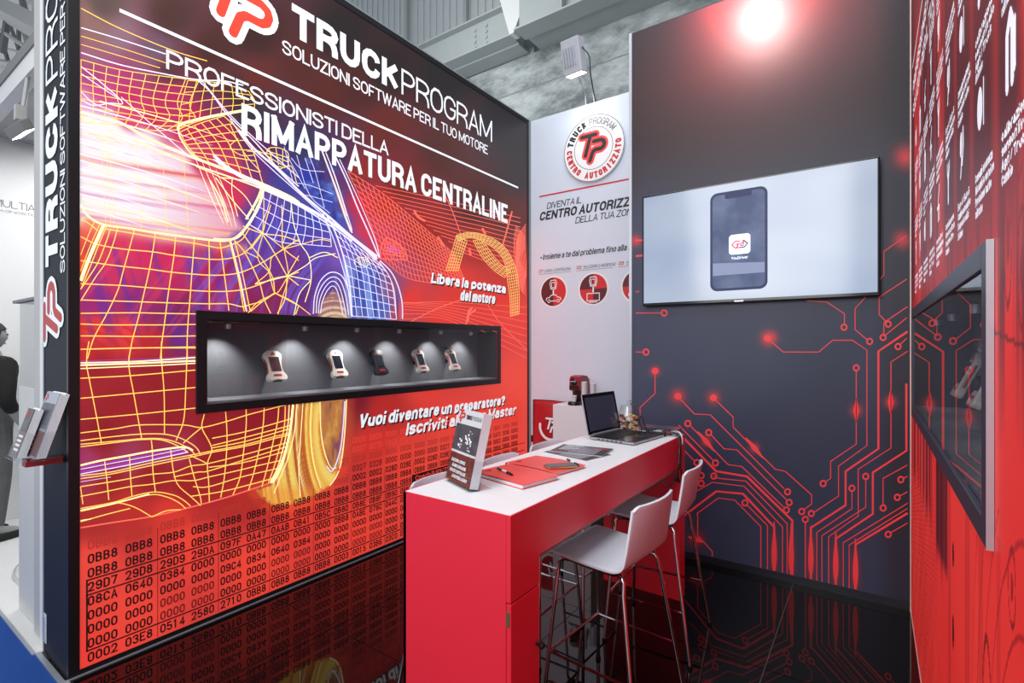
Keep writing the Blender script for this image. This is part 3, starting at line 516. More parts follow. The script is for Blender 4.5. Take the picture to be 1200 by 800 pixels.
# round lamp on the door seam
for k in range(7): pl.line([on_ for on_ in [(424+9*math.cos(a), 306+6*math.sin(a)-k*.4+1.2) for a in np.linspace(0, 6.28, 9)]], .5) if k == 0 else pl.line([(416+k*2.4, 301+abs(k-3)*.4), (419+k*2.4, 312-abs(k-3)*.4)], .6)
# red tunnel
coons(rl, T(ZE, [(430,0),(600,110),(780,260),(930,390)]), T(ZE, [(590,410),(700,500),(850,530),(1000,555)]), T(ZE, [(430,0),(520,200),(590,410)]), T(ZE, [(930,390),(960,470),(1000,555)]), 24, 13, .75, biasu=.85)
for i in range(13):
    rl.line(T(ZE, [(560+i*34, 70+i*26), (800+i*25, 120+i*26), (1000+i*16, 165+i*24), (1240, 222+i*21)]), .7)
for i in range(8): rl.line(T(ZE, [(690,620-i*6+i*i*2.4), (900,615+i*12), (1270,640+i*34)]), .55)
rl.line(T(ZE, [(700,720),(840,650),(1000,590)]), 1.0); rl.line(T(ZE, [(1080,620),(1150,720),(1270,840)]), .7); rl.line(T(ZE, [(870,80),(920,190),(960,300)]), .9); rl.line(T(ZE, [(1200,190),(1170,300),(1150,370)]), 1.6); rl.line(T(ZE, [(985,720),(995,680),(1030,650)]), 1.8)
for i in range(12): rl.line(T(ZF, [(640,228+i*9), (612-i*.5, 270+i*10), (600,330+i*12), (618,395+i*10), (640,430+i*9)]), .7)
for i in range(10): rl.line(T(ZF, [(600+i*4,232+i*5),(590+i*5,300),(596+i*5,400),(628+i*1.5,520-i*8)]), .6)
for p in [[(165,170),(180,195),(212,215)],[(265,280),(290,318)],[(400,330),(405,360)],[(455,245),(468,270)],[(392,640),(398,600),(412,585)]]: rl.line(T(ZF, p), 2.6)
# scaffold arch
ar = Ink(0, XL, .0016)

coons(ar, T(ZF, [(345,275),(390,300)]), T(ZF, [(300,425),(352,425)]), T(ZF, [(345,275),(325,345),(300,425)]), T(ZF, [(390,300),(372,355),(352,425)]), 5, 11, .7)
coons(ar, T(ZF, [(345,275),(400,262),(470,275),(540,315),(580,372),(605,442)]), T(ZF, [(352,300),(400,285),(450,297),(510,335),(548,385),(562,452)]), T(ZF, [(345,275),(352,300)]), T(ZF, [(605,442),(562,452)]), 22, 5, .7)
coons(ar, T(ZF, [(455,292),(490,345),(530,395),(575,425)]), T(ZF, [(415,297),(455,370),(505,425),(550,455)]), T(ZF, [(455,292),(415,297)]), T(ZF, [(575,425),(550,455)]), 12, 5, .65)
coons(ar, T(ZF, [(560,452),(605,442)]), T(ZF, [(575,620),(611,610)]), T(ZF, [(560,452),(572,540),(575,620)]), T(ZF, [(605,442),(612,520),(611,610)]), 5, 14, .6)
# rim lines of the wheel
for p, ww in [(arch_l, 1.6),([(348,473),(345,505),(338,535),(328,560),(321,578)],.9),([(375,470),(376,505),(381,532),(388,548),(394,548)],1.0),([(406,468),(404,505),(400,540),(394,558),(386,569)],1.2),([(365,470),(364,510),(368,545),(376,572)],.8),([(355,471),(352,515),(350,550),(352,582)],.9)]: pl.line(p, ww)
lv.line([(404,470),(402,500),(399,525),(393,545),(388,552),(383,546)], 1.3)
for nm, ink, m in (('yellow_linework', yl, M_yel), ('pale_linework', pl, M_pale), ('lavender_linework', lv, M_lav), ('red_linework', rl, M_redl), ('arch_linework', ar, M_arch), ('purple_linework', pu, M_pur)):
    # drop what the display case covers
    keep = []
    for q in ink.f:
        c = [sum(ink.v[i][k] for i in q)/len(q) for k in (1, 2)]
        if YF+.044 < c[0] < YW-.045 and .035 < c[1] < HT-.035 and not (y0 < c[0] < y1 and z0 < c[1] < z1): keep.append(q)
    ink.f = keep; ink.build(nm, m, wall_left, kind='stuff')

# lettering of the left wall; line positions and heights worked out from image pixels
M_shadow = mat('dark_ink', (40,22,22), .6)
XD, ZD3 = (0,1,0), (0,0,1)
def ltext(name, items, m=M_ledw, off=.002, shadow=False):
    mb = MB(); sb = MB()
    for body, ya, yb, z, cap, bold, shear in items:
        text(mb, body, (XL+off, ya, z), XD, ZD3, yb-ya, cap, bold, shear)
        if shadow: text(sb, body, (XL+off-.0005, ya+.012, z-.012), XD, ZD3, yb-ya, cap, bold+.01, shear)
    if shadow: sb.build('lettering_shadow', M_shadow, wall_left)
    return mb.build(name, m, wall_left)
ltext('lettering', [('TRUCK', 1.93, 2.865, 3.655, .215, .038, 0)]); ltext('lettering', [('PROGRAM', 2.895, 4.11, 3.655, .21, -.008, 0)])
ltext('lettering', [('SOLUZIONI SOFTWARE PER IL TUO MOTORE', 1.862, 4.04, 3.507, .09, .004, 0)])
ltext('lettering', [('PROFESSIONISTI DELLA', 1.193, 2.757, 3.109, .105, .006, 0)]); ltext('lettering', [('RIMAPPATURA CENTRALINE', 1.60, 4.38, 2.888, .192, .022, 0)])
ltext('lettering', [('Libera la', 3.235, 3.74, 2.147, .092, .035, .18), ('potenza', 3.78, 4.345, 2.147, .09, .05, .12), ('del motore', 3.62, 4.155, 2.023, .1, .035, .18)], shadow=True)
ltext('lettering', [('Vuoi diventare un', 2.468, 3.50, .985, .10, .035, .22), ('preparatore?', 3.54, 4.325, .983, .095, .05, .15), ('Iscriviti al corso Master', 2.94, 4.525, .861, .10, .035, .22)], shadow=True)
b = MB(); b.box(XL+.001, .982, 3.304, XL+.002, 4.575, 3.322); b.build('ruled_line', M_ledw, wall_left)
emblem(wall_left, (XL+.002, 1.60, 3.66), XD, ZD3, (1,0,0), .36, em('lit_bright_red_ink', (240,62,42)), M_ledw)

# table of hexadecimal words
HEX = [['0002 03E8','0514 2580','2710 0BB8','0BB8 0BB8','0BB8 0003','0015 03B6','03C0 03C8','0BB8 0BB8','0002 0028','0BB8 0BB8','0BB8 0BB8','0BB8 0BB8'],
 ['0000 0000']*12, ['0000 0000']*12, ['0000 0000','0000 0000','09C4 0834','0640 0384']+['0000 0000']*8,
 ['08CA 0640','0384 0000','0000 0000','0000 0000','0000 0BB8','0ABE 076C','044C 0000']+['0000 0000']*5,
 ['29D7 29D8','29D9 29DA','097F 0A47','0AAB 0B41','0B5C 0B8D','0B8E 0B8F','0B90 0BB8','0BB8 0BB8','0BB8 0002','0BB8 0BB8','0BB8 0BB8','0BB8 204A'],
 ['0BB8 0BB8']*12, ['0BB8 0BB8']*5+['0BB8 0BB8']*7, ['0BB8 0BB8']*5+['0002 0002','028D 028E','0002 028D','028E 0327','0000 0000','0BB8 0002','0000 0000'],
 ['0BB8 0BB8']*4+['0BB8 028E','0327 0328','0000 0000','0000 0000','0327 0328','0000 0000','0000 0AF0','0C80 0000'],
 ['0037 007D']*4+['1B58 0327','0328 0000','0000 0000','0000 0000','0000 0328','0C80 0BB8','0BB8 0BB8','0BB8 0BB8'],
 ['0037 007D']*6+['1B58 0327','1F40 0000','0000 0000','0000 0000','0327 0BB8','0BB8 0BB8'], ['0000 0000']*8+['0000 0000']*4]
hm = [mat('black_table_ink', (44,10,12), .6, emit=.25), em('table_ink_mid', (110,28,26), .5), em('table_ink_pale', (172,50,42), .55), em('table_ink_faint', (214,64,52), .6)]
hb = [MB() for _ in range(4)]
for r, row in enumerate(HEX):
    z = .047+r*.0690
    for c, body in enumerate(row):
        ya = .852+c*.3125
        if r in (7,8,9,10,11,12):
            # the car hides the start of the upper rows; ink fades upward
            if r == 9 and c < 3 or r == 10 and c < 4 or r >= 11 and c < 5: continue
        base = {6:0, 7:0, 8:2, 9:1, 10:2, 11:3, 12:3}.get(r, 0) if r >= 6 else (1 if r in (1,2) and c % 2 else 0)
        if r == 8 and c >= 5: base = 0
        if r == 9 and c < 5: base = 3
        for k, wd in enumerate(body.split(' ')):
            for j, ch in enumerate(wd):
                yc = ya+k*.155+j*.0315
                if yc > YW-.1: continue
                uv = pixel_uv(np.array([[XL, yc+.012, z+.02]]))
                if r > 5 and softpoly(uv[:,0], uv[:,1], wheel, 1)[0] > .3: continue
                text(hb[base], ch, (XL+.0018, yc, z), XD, ZD3, .0268 if ch != '1' else .018, .047, .014, 0, 2)
for ya in [.852+c*.3125-.012 for c in range(1, 12)]: hb[1].box(XL+.001, ya-.0015, .035, XL+.0018, ya+.0015, .62)
for zz, ya, yb in [(.102,.846,4.70),(.375,.846,4.70),(.448,.846,4.70)]: hb[0].box(XL+.001, ya, zz, XL+.0018, yb, zz+.007)
hb[0].box(XL+.001, .846, .102, XL+.0018, .853, .375); hb[0].box(XL+.001, .846, .375, XL+.0018, .853, .448)
hb[0].box(XL+.001, 3.70, .528, XL+.0018, 4.70, .534); hb[0].box(XL+.001, 3.01, .456, XL+.0018, 3.70, .520)
bb_ = MB(); text(bb_, 'Coach B 93/71.02.09', (XL+.0028, 3.05, .466), XD, ZD3, .58, .042, .01, 0, 2); bb_.build('table_lettering', em('table_ink_red', (240,72,60), .6), wall_left)
for i in range(4): hb[i].build('table_lettering', hm[i], wall_left, kind='stuff')

# near end of the wall: upright lettering
b = MB(); yy = YF-.0035; up = (-1,0,0)
text(b, 'TRUCK', (-3.30, yy, 2.005), ZD3, up, .90, .205, .045); b.build('lettering', M_wprint, wall_left)
b = MB(); text(b, 'PROGRAM', (-3.30, yy, 2.94), ZD3, up, 1.12, .20, -.005); b.build('lettering', M_wprint, wall_left)
b = MB(); text(b, 'SOLUZIONI SOFTWARE PER IL TUO MOTORE', (-3.185, yy, 1.955), ZD3, up, 2.08, .075, .006); b.build('lettering', M_wprint, wall_left)
emblem(wall_left, (-3.385, yy, 1.775), ZD3, up, (0,-1,0), .27, mat('deep_red_ink', (176,42,48), .45), M_wprint, w_in=.17)
b = MB(); b.box(XL-.39, YF-.004, .06, XL-.345, YF-.002, .21); st = b.build('inspection_sticker', mat('pale_sticker', (196,200,214), .5), wall_left)
b = MB()
for i in range(9): b.box(XL-.384, YF-.0048, .07+i*.014, XL-.352-(i % 3)*.004, YF-.0042, .074+i*.014)
b.build('sticker_print', mat('grey_ink', (96,100,112), .6), st)
b = MB(); b.box(X0+.0, YF-.004, 0, X0+.016, YF-.001, HT); b.build('corner_profile', M_alu, wall_left)

# ---------------------------------------------------------------- white wall
b = MB(); b.box(XL-.4, YW, 0, -1.3, YW+.08, HT+.004); wall_back = struct('wall_back', b, mat('white_wall_panel', (212,222,238), .4, vary=.015, scale=3))
b = MB(); b.box(XL, YW-.012, 0, XL+.03, YW, HT+.004); b.build('corner_profile', M_alu, wall_back)
M_ink = mat('black_ink', (38,40,48), .5); M_rink = mat('red_ink', (206,44,48), .5); M_gink = mat('soft_grey_ink', (112,114,122), .5)
def wtext(items, m, yv=YW-.0015):
    b = MB()
    for body, xa, wd, z, cap, bold, shear in items: text(b, body, (xa, yv, z), (1,0,0), (0,0,1), wd, cap, bold, shear)
    return b.build('lettering', m, wall_back)
wtext([('DIVENTA IL', -2.915, .42, 3.092, .068, .004, .2), ('DELLA TUA ZONA', -2.565, .68, 2.886, .068, .004, .2)], M_ink)
wtext([('CENTRO AUTORIZZATO', -3.01, 1.28, 2.976, .095, .03, .2)], M_ink)
wtext([('\u2022 Insieme a te dal problema fino alla soluzione', -3.0, 1.30, 2.543, .062, .012, .2)], M_ink)
wtext([('01', -3.02, .055, 2.403, .036, .02, .2), ('02', -2.55, .055, 2.403, .036, .02, .2), ('03', -2.08, .055, 2.403, .036, .02, .2)], M_rink)
wtext([('LEGGI LA CENTRALINA', -2.95, .33, 2.403, .032, .002, .2), ('SELEZIONI LE MODIFICHE', -2.47, .36, 2.403, .032, .002, .2), ('SCRIVI', -2.0, .2, 2.403, .032, .002, .2)], M_gink)
b = MB(); b.box(-3.01, YW-.0015, 3.236, -1.5, YW-.0005, 3.252); b.build('ruled_line', M_rink, wall_back)
b = MB()
for xa in (-3.02, -2.55, -2.08): b.box(xa, YW-.0012, 2.385, xa+.41, YW-.0004, 2.389)
b.build('ruled_line', M_gink, wall_back)
def disc(mb, cx, cz, r, y, a0=0, a1=2*math.pi, n=40, r0=0):
    for i in range(n):
        t0 = a0+(a1-a0)*i/n; t1 = a0+(a1-a0)*(i+1)/n; c0, s0, c1, s1 = math.cos(t0), math.sin(t0), math.cos(t1), math.sin(t1)
        if r0: mb.add([(cx+r0*c0,y,cz+r0*s0),(cx+r*c0,y,cz+r*s0),(cx+r*c1,y,cz+r*s1),(cx+r0*c1,y,cz+r0*s1)], [(0,1,2,3)])
        else: mb.add([(cx,y,cz),(cx+r*c0,y,cz+r*s0),(cx+r*c1,y,cz+r*s1)], [(0,1,2)])
for k, cx in enumerate((-2.83, -2.355, -1.88)):
    cz = 2.185
    b = MB(); disc(b, cx, cz, .172, YW-.001); b.build('step_badge', M_wprint, wall_back)
    b = MB(); disc(b, cx, cz, .155, YW-.0016); b.build('step_badge', M_rink, wall_back)
    b = MB(); disc(b, cx, cz, .155, YW-.0022, 2.9, 4.7, 20) if k == 0 else disc(b, cx, cz, .155, YW-.0022, 4.71, 6.3, 20)
    if k != 0: disc(b, cx, cz, .155, YW-.0022, 1.57, 3.14, 20)
    else: disc(b, cx, cz, .155, YW-.0023, 1.57, 3.14, 20)
    b.build('badge_shade', mat('maroon_ink', (92,28,36), .5), wall_back)
    b = MB(); fn = lambda u, v, cx=cx, cz=cz: (cx+u, YW-.003, cz+v); w_ = .009
    stroke2d(b, [(-.03,.03),(-.042,.09),(-.03,.125),(.03,.125),(.042,.09),(.03,.03),(-.03,.03)], w_, fn, 6); stroke2d(b, [(-.022,.045),(-.022,.1),(.022,.1),(.022,.045),(-.022,.045)], w_*.8, fn, 6)
    stroke2d(b, [(0,.015),(0,-.03)], .016, fn, 6)
    if k == 1: stroke2d(b, [(-.07,-.12),(-.07,-.045),(.07,-.045),(.07,-.12),(-.07,-.12)], w_, fn, 6); stroke2d(b, [(-.045,-.135),(.045,-.135)], w_, fn, 6)
    else:
        stroke2d(b, [(-.09,-.09),(-.085,-.065),(-.05,-.06),(-.025,-.035),(.03,-.035),(.055,-.06),(.09,-.068),(.092,-.095)], w_, fn, 6)
        stroke2d(b, [(-.03,-.1),(.03,-.1)], w_, fn, 6)
        for wx in (-.055, .06): stroke2d(b, [(wx+.016*math.cos(a), -.1+.016*math.sin(a)) for a in np.linspace(0, 6.28, 9)], w_*.8, fn, 6)
    b.build('badge_pictogram', M_wprint, wall_back)

# ---------------------------------------------------------------- black wall
b = MB(); b.box(-1.588, YB, 0, XR+.05, YB+.05, HT+.01); wall_black = struct('wall_front', b, M_blackp)
b = MB(); b.box(-1.606, YB-.006, 0, -1.583, YB+.05, HT+.012); b.build('edge_profile', M_alu, wall_black)
b = MB(); b.box(-1.583, YB+.05, 0, -1.56, YW, HT); struct('wall_side', b, M_blackp)
b = MB(); b.box(-1.583, YB-.008, 0.0, XR, YB, .05); struct('baseboard_front', b, mat('charcoal_baseboard', (30,33,42), .35))
SB = 2.1636; ZG = (SB, 740, 350)
glow = [(345,100,1.1),(60,183,.8),(118,247,1.2),(208,251,1.1),(190,362,.8),(312,378,.8),(165,610,1.1),(570,283,1.0),(657,262,1.0)]
fans = [(362,650),(405,655),(455,660),(518,675),(568,692)]
def black_ink(P):
    U = pixel_uv(P); x, y = U[:,0], U[:,1]; X, Z = P[:,0], P[:,2]
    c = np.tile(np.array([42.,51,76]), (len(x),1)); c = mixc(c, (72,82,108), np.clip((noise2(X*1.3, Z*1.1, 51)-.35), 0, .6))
    c = mixc(c, (205,26,28), np.clip((Z-2.95)/1.1, 0, 1)**1.25*np.exp(-((X+.58)/.62)**2)); c = mixc(c, (26,21,26), np.clip((Z-2.6)/.6, 0, 1)*.85*(1-np.exp(-((X+.58)/.62)**2)*np.clip((Z-2.95)/1.1, 0, 1))); c = mixc(c, (112,36,34), np.clip((Z-2.6)/1.0, 0, 1)*.62*np.exp(-((X+.75)/.95)**2)*np.clip((4.6-Z), 0, 1)); c = mixc(c, (24,26,34), np.clip((X-.0)/.2, 0, .6))  # red print with the lamp's brown halo and darker surround painted into its colour
    px_ = np.array([x, y]).T
    for gx, gy, s in glow:
        gx, gy = 740+gx/SB, 350+gy/SB; d = np.hypot(x-gx, (y-gy)/1.0)/s; c = mixc(c, (236,60,66), np.exp(-(d/7.5)**2)*.8)
    for gx, gy, s in [(1061,184,1.8),(1057,281,1.4),(903,396,1.0),(745,282,.9)]:
        d = np.hypot(x-gx, y-gy)/s; c = mixc(c, (232,56,66), np.exp(-(d/8)**2)*.85)
    for gx, gy in fans:
        gx, gy = 740+gx/SB, 350+gy/SB; d = np.hypot((x-gx)*1.0, (y-gy)/5.5); c = mixc(c, (205,46,56), np.exp(-(d/5.0)**2)*.75)
    return c
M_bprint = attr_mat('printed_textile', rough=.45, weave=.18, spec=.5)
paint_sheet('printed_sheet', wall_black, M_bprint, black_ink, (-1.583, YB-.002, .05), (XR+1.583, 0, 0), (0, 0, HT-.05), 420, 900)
M_tr = mat('circuit_red_ink', (232,62,68), .45, emit=.12); ci = Ink(1, YB-.002, -.0012)  # trace ink is given a faint glow of its own; this wall has no backlight
def L2(p, w=1.15): ci.line(T(ZG, p), w, smooth=False)
def ring(x, y, r=7.2, w=1.9): ci.line([(740+(x+r*math.cos(a)*.95)/SB, 350+(y+r*math.sin(a))/SB) for a in np.linspace(0, 2*math.pi, 19)], w, smooth=False)
def dot(x, y, r=8): ci.poly([(740+(x+r*math.cos(a))/SB, 350+(y+r*math.sin(a)*.95)/SB) for a in np.linspace(0, 2*math.pi, 18, endpoint=False)])
for p in [[(11,36),(76,36)],[(11,135),(30,135)],[(60,190),(60,240),(22,275),(22,330)],[(123,253),(160,292),(200,294),(387,481)],[(214,257),(258,300),(258,325),(312,380),(365,432),(390,437),(457,497),(457,520),(439,533)],
 [(149,321),(245,420),(280,425),(386,528)],[(201,344),(235,380),(268,383),(394,510)],[(120,320),(207,409)],[(130,380),(160,411)],[(209,449),(222,455),(290,462),(395,570),(395,715)],[(147,498),(205,465),(286,475),(383,578),(383,712)],
 [(165,545),(220,505),(262,510),(328,577),(328,696)],[(293,522),(345,575),(345,700)],[(168,545),(168,600),(205,640),(205,672)],[(441,567),(441,730)],[(470,738),(470,592),(559,532),(559,488)],[(483,742),(483,600),(594,528),(594,458)],
 [(463,541),(525,500),(525,424),(597,372),(597,130),(560,105),(510,105),(475,135),(385,135),(345,100)],[(493,463),(505,455),(505,412),(570,368),(570,183)],[(500,745),(500,603),(575,550),(575,432),(658,378),(658,160),(700,133)],
 [(537,752),(537,618),(700,518)],[(552,755),(552,624),(700,531)],[(638,522),(638,455),(700,421)],[(690,455),(700,449)],[(681,499),(700,489)],[(658,592),(700,568)],
 [(445,5),(495,8),(540,38),(540,64)],[(593,-4),(567,25),(567,78),(598,104)],[(590,-5),(640,-60),(640,-120),(698,-160)],[(700,20),(640,60),(640,95)],[(698,-50),(628,-4),(628,40),(646,58)],[(698,48),(644,92)],[(698,100),(682,115)],[(11,-18),(20,-18)]]: L2(p)
for p in [[(11,-148),(30,-148)],[(11,-108),(30,-110)]]: L2(p, 2.2)
for p in [[(120,340),(215,437),(293,450),(408,562),(408,718)],[(130,552),(215,488),(283,494),(362,578),(362,706)],[(455,735),(455,580),(543,523),(543,437),(626,380),(626,133),(700,83)],[(518,748),(518,608),(612,545),(612,440),(697,385),(697,215)],[(568,758),(568,623),(700,543)]]: L2(p, 2.6)
for p in [(83,36),(37,135),(396,489),(432,539),(143,316),(393,535),(196,339),(400,516),(213,416),(166,415),(177,448),(177,468),(209,449),(288,517),(441,559),(559,480),(594,450),(456,544),(486,468),(570,175),(638,530),(683,458),(674,503),(651,597),(539,72),(604,108),(651,64),(638,98),(676,121)]: ring(*p)
for p in [(345,100),(60,183),(118,247),(208,251)]: dot(*p, r=9)
for x, y in fans: ci.line(T(ZG, [(x, y-85), (x, y), (x, y+60)]), taper=[1.2, 2.5, 5.5, 6.5, 5.5, 2.5, 1.6], k=8)
for x, y, d in [(190,362,1),(312,378,1),(165,610,.3)]: ci.line(T(ZG, [(x-22, y-26*d), (x, y), (x+22, y+26*d)]), taper=[1, 6, 1], k=6)
for x, y in [(570,283),(657,262)]: ci.line(T(ZG, [(x, y-30), (x, y), (x, y+30)]), taper=[1, 7, 1], k=6)
ci.v = [(p[0], p[1], max(p[2], .053)) for p in ci.v]
ci.f = [q for q in ci.f if all(-1.58 < ci.v[i][0] < XR-.002 and .052 < ci.v[i][2] < 4.09 for i in q)]
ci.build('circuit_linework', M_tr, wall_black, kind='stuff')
# ---------------------------------------------------------------- right wall
ry0, ry1, rz0, rz1 = 1.37, 3.58, 1.262, 1.752
b = MB(); E0 = .55
b.box(XR+.002, E0, 0, XR+.35, ry0, HT+.01); b.box(XR+.002, ry1, 0, XR+.35, YB, HT+.01); b.box(XR+.002, ry0, 0, XR+.35, ry1, rz0); b.box(XR+.002, ry0, rz1, XR+.35, ry1, HT+.01)
wall_right = struct('wall_right', b, M_pillar)
b = MB(); b.box(XR-.006, YB-.022, 0, XR+.0, YB-.001, HT+.01); b.box(XR-.004, E0, 0, XR, YB-.01, .006); b.build('edge_profile', mat('warm_aluminium', (206,196,188), .4, .3), wall_right)
def right_ink(P):
    Y, Z = P[:,1], P[:,2]
    c = np.tile(np.array([222.,48,44]), (len(Y),1)); c = mixc(c, (236,62,54), np.clip((noise2(Y*3, Z*2, 61)-.4)*2, 0, .8))
    up = np.clip((Z-1.68)/.35, 0, 1)
    n = noise1(Y*2.6+.35*noise2(Y*2, Z*1.5, 63), 62, 2); col = np.clip((n-.32)*5, 0, 1)*np.clip(.35+1.3*(noise2(Y*1.4, Z*1.1, 64)), 0, 1)
    c = mixc(c, (34,22,32), up*np.clip(col*.95+np.clip((Z-3.0)/.9, 0, .8), 0, .93)); c = mixc(c, (198,30,34), up*.25)
    gl = np.exp(-((Y*3.45) % 1-.5)**2/.012)*up; c = mixc(c, (240,58,50), gl*.35)
    ft = np.clip((noise1(Y*34, 66, 2)-.5)*5, 0, 1)*np.clip(1-np.abs(Z-1.75+.12*noise1(Y*9, 67))/.28, 0, 1); c = mixc(c, (60,24,34), ft*.7)
    # halftone corner and dark comb below the case
    ht = np.clip((Y-2.15)/1.3, 0, 1)*np.clip((1.15-Z)/.5+.15, 0, 1); dots = (np.sin(Y*150)*np.sin(Z*150+Y*40) > .62-.55*ht*noise2(Y*5, Z*5, 68))
    c = mixc(c, (92,14,20), dots*np.clip(ht*1.5, 0, .85)); c = mixc(c, (255,70,58), (np.sin(Y*28+Z*22) > .75)*ht*.35)
    cb = np.clip((noise1(Y*22, 69, 2)-.42)*4, 0, 1)*np.clip((Z-.75-.2*noise1(Y*14, 70))/.12, 0, 1)*np.clip((1.45-Z)/.1, 0, 1)*np.clip((Y-2.0)/.2, 0, 1); c = mixc(c, (70,16,24), cb*.85)
    bl = np.clip((Y-2.05)/.04, 0, 1)*np.clip((2.42-Y)/.04, 0, 1)*np.clip((Z-.86)/.05, 0, 1)*np.clip((1.3-Z)/.05, 0, 1); c = mixc(c, (66,18,28), bl*.75)
    for ya, yb, s in [(1.62,1.70,.35),(1.44,1.5,.3),(1.98,2.05,.4),(1.26,1.30,.3)]: c = mixc(c, (160,30,32), ((Y > ya) & (Y < yb) & (Z < 1.25))*s)
    lines = np.abs(((Y-1.05)*(Y-1.05)*1.6+(Z-.55)**2*.35)**.5 % .085-.02) < .0032; c = mixc(c, (150,26,30), lines*(Y < 1.6)*(Z < 1.3)*.7)
    for yc, zc, a, b_ in [(1.93,1.0,.018,.036),(1.93,.78,.018,.05)]: c = mixc(c, (36,10,14), ((((Y-yc)/a)**2+((Z-zc)/b_)**2) < 1)*1.0)
    for yc, zc, a, b_ in [(1.40,.86,.05,.16),(1.17,1.2,.03,.07),(1.12,1.93,.035,.07),(1.10,1.72,.03,.10),(1.20,1.78,.03,.12)]:
        q = ((Y-yc)/a)**2+((Z-zc)/b_)**2; c = mixc(c, (130,22,28), ((q < 1) & (q > .72))*.9); c = mixc(c, (120,22,28), (q < .12)*.7)
    c = mixc(c, (96,24,32), ((np.abs(Z-1.60-.12*(Y-1.1)) < .004) & (Y < 1.35))*.8)
    return c
M_rprint = attr_mat('printed_red_textile', rough=.5, weave=.1, emit=.5, base=.7, spec=.4)
ropen = lambda cen: ~((cen[:,1] > ry0) & (cen[:,1] < ry1) & (cen[:,2] > rz0) & (cen[:,2] < rz1))
paint_sheet('printed_sheet', wall_right, M_rprint, right_ink, (XR, YB-.006, .004), (0, -(YB-.006-E0), 0), (0, 0, HT-.004), 560, 620, ropen)
M_wpr = em('backlit_white_ink', (234,238,248), .45)
# lettering on the right wall: columns of a pictogram above four short lines
b = MB(); XDr = (0,-1,0)
WORDS = ['Gestione Errori','Rimozione Spegnimento','Limitatore velocit\u00e0','Centralina motore','lettura e scrittura','Soluzione filtro','Euro 4 / Euro 5','Cambio automatico','Diagnosi e codici','Consumi e potenza','Ricambi e service','Pressione turbo','calibrazione','sensori livello','Agri / Truck']
k = 0
for col in range(-1, 9):
    ys = 1.245+.285*col
    for zt in (1.985, 2.285, 2.585, 2.885):
        if zt > 2.8 and col > 5: continue
        for ln in range(4):
            body = WORDS[(k*3+ln) % len(WORDS)] if ln < 3 else WORDS[(k*5+2) % len(WORDS)].split(' ')[0]
            text(b, body, (XR-.0012, ys, zt-.026*(ln+1)), XDr, ZD3, [.20,.215,.19,.09][ln], .0205, .045, 0, 1)
        k += 1
text(b, 'PROFESSIONISTI DELLA CENTRALINA', (XR-.0012, 3.70, 3.02), XDr, ZD3, 2.2, .075, .03); text(b, 'SOLUZIONI PER IL TUO MOTORE', (XR-.0012, 3.70, 2.89), XDr, ZD3, 1.75, .075, .02)
b.box(XR-.0014, 1.3, 3.20, XR-.0008, 3.75, 3.212)
b.build('lettering', M_wpr, wall_right, kind='stuff')
b = MB()
def pict(kind, yc, zc, s):
    fn = lambda u, v: (XR-.0014, yc-u*s, zc+v*s)
    if kind == 0:   # pump handle
        stroke2d(b, [(-.2,-.5),(-.2,.3),(.0,.5),(.15,.3),(.15,-.5)], .22, fn, 8); stroke2d(b, [(.3,.3),(.3,-.4)], .12, fn, 6)
    elif kind == 1: # fork of three
        stroke2d(b, [(0,-.5),(0,0),(.0,.2)], .2, fn, 8); [stroke2d(b, [(0,0),(q,.3),(q,.5)], .1, fn, 6) for q in (-.22,0,.22)]
    elif kind == 2: # oval tank with pipe
        b.add([fn(-.1+.28*math.cos(t), .1+.4*math.sin(t)) for t in np.linspace(0, 6.28, 16, endpoint=False)], [tuple(range(16))]); stroke2d(b, [(.3,.5),(.3,-.3)], .09, fn, 6)
    elif kind == 3: # gearstick
        stroke2d(b, [(-.1,-.5),(-.1,.1),(.25,.5)], .13, fn, 6); stroke2d(b, [(-.3,-.1),(.2,-.1),(.2,-.5)], .13, fn, 6)
    else:           # leaning person-like arm
        stroke2d(b, [(-.1,.1),(-.1,.35)], .32, fn, 10); stroke2d(b, [(.2,.5),(.25,.1),(.1,-.25)], .14, fn, 6); stroke2d(b, [(0,-.1),(-.15,-.5)], .12, fn, 6)
for col in range(-1, 9):
    for zt in (2.095, 2.395, 2.695):
        pict((col*2+int(zt*10)) % 5, 1.245+.285*col-.07, zt, .115)
b.build('wall_pictogram', M_wpr, wall_right, kind='stuff')

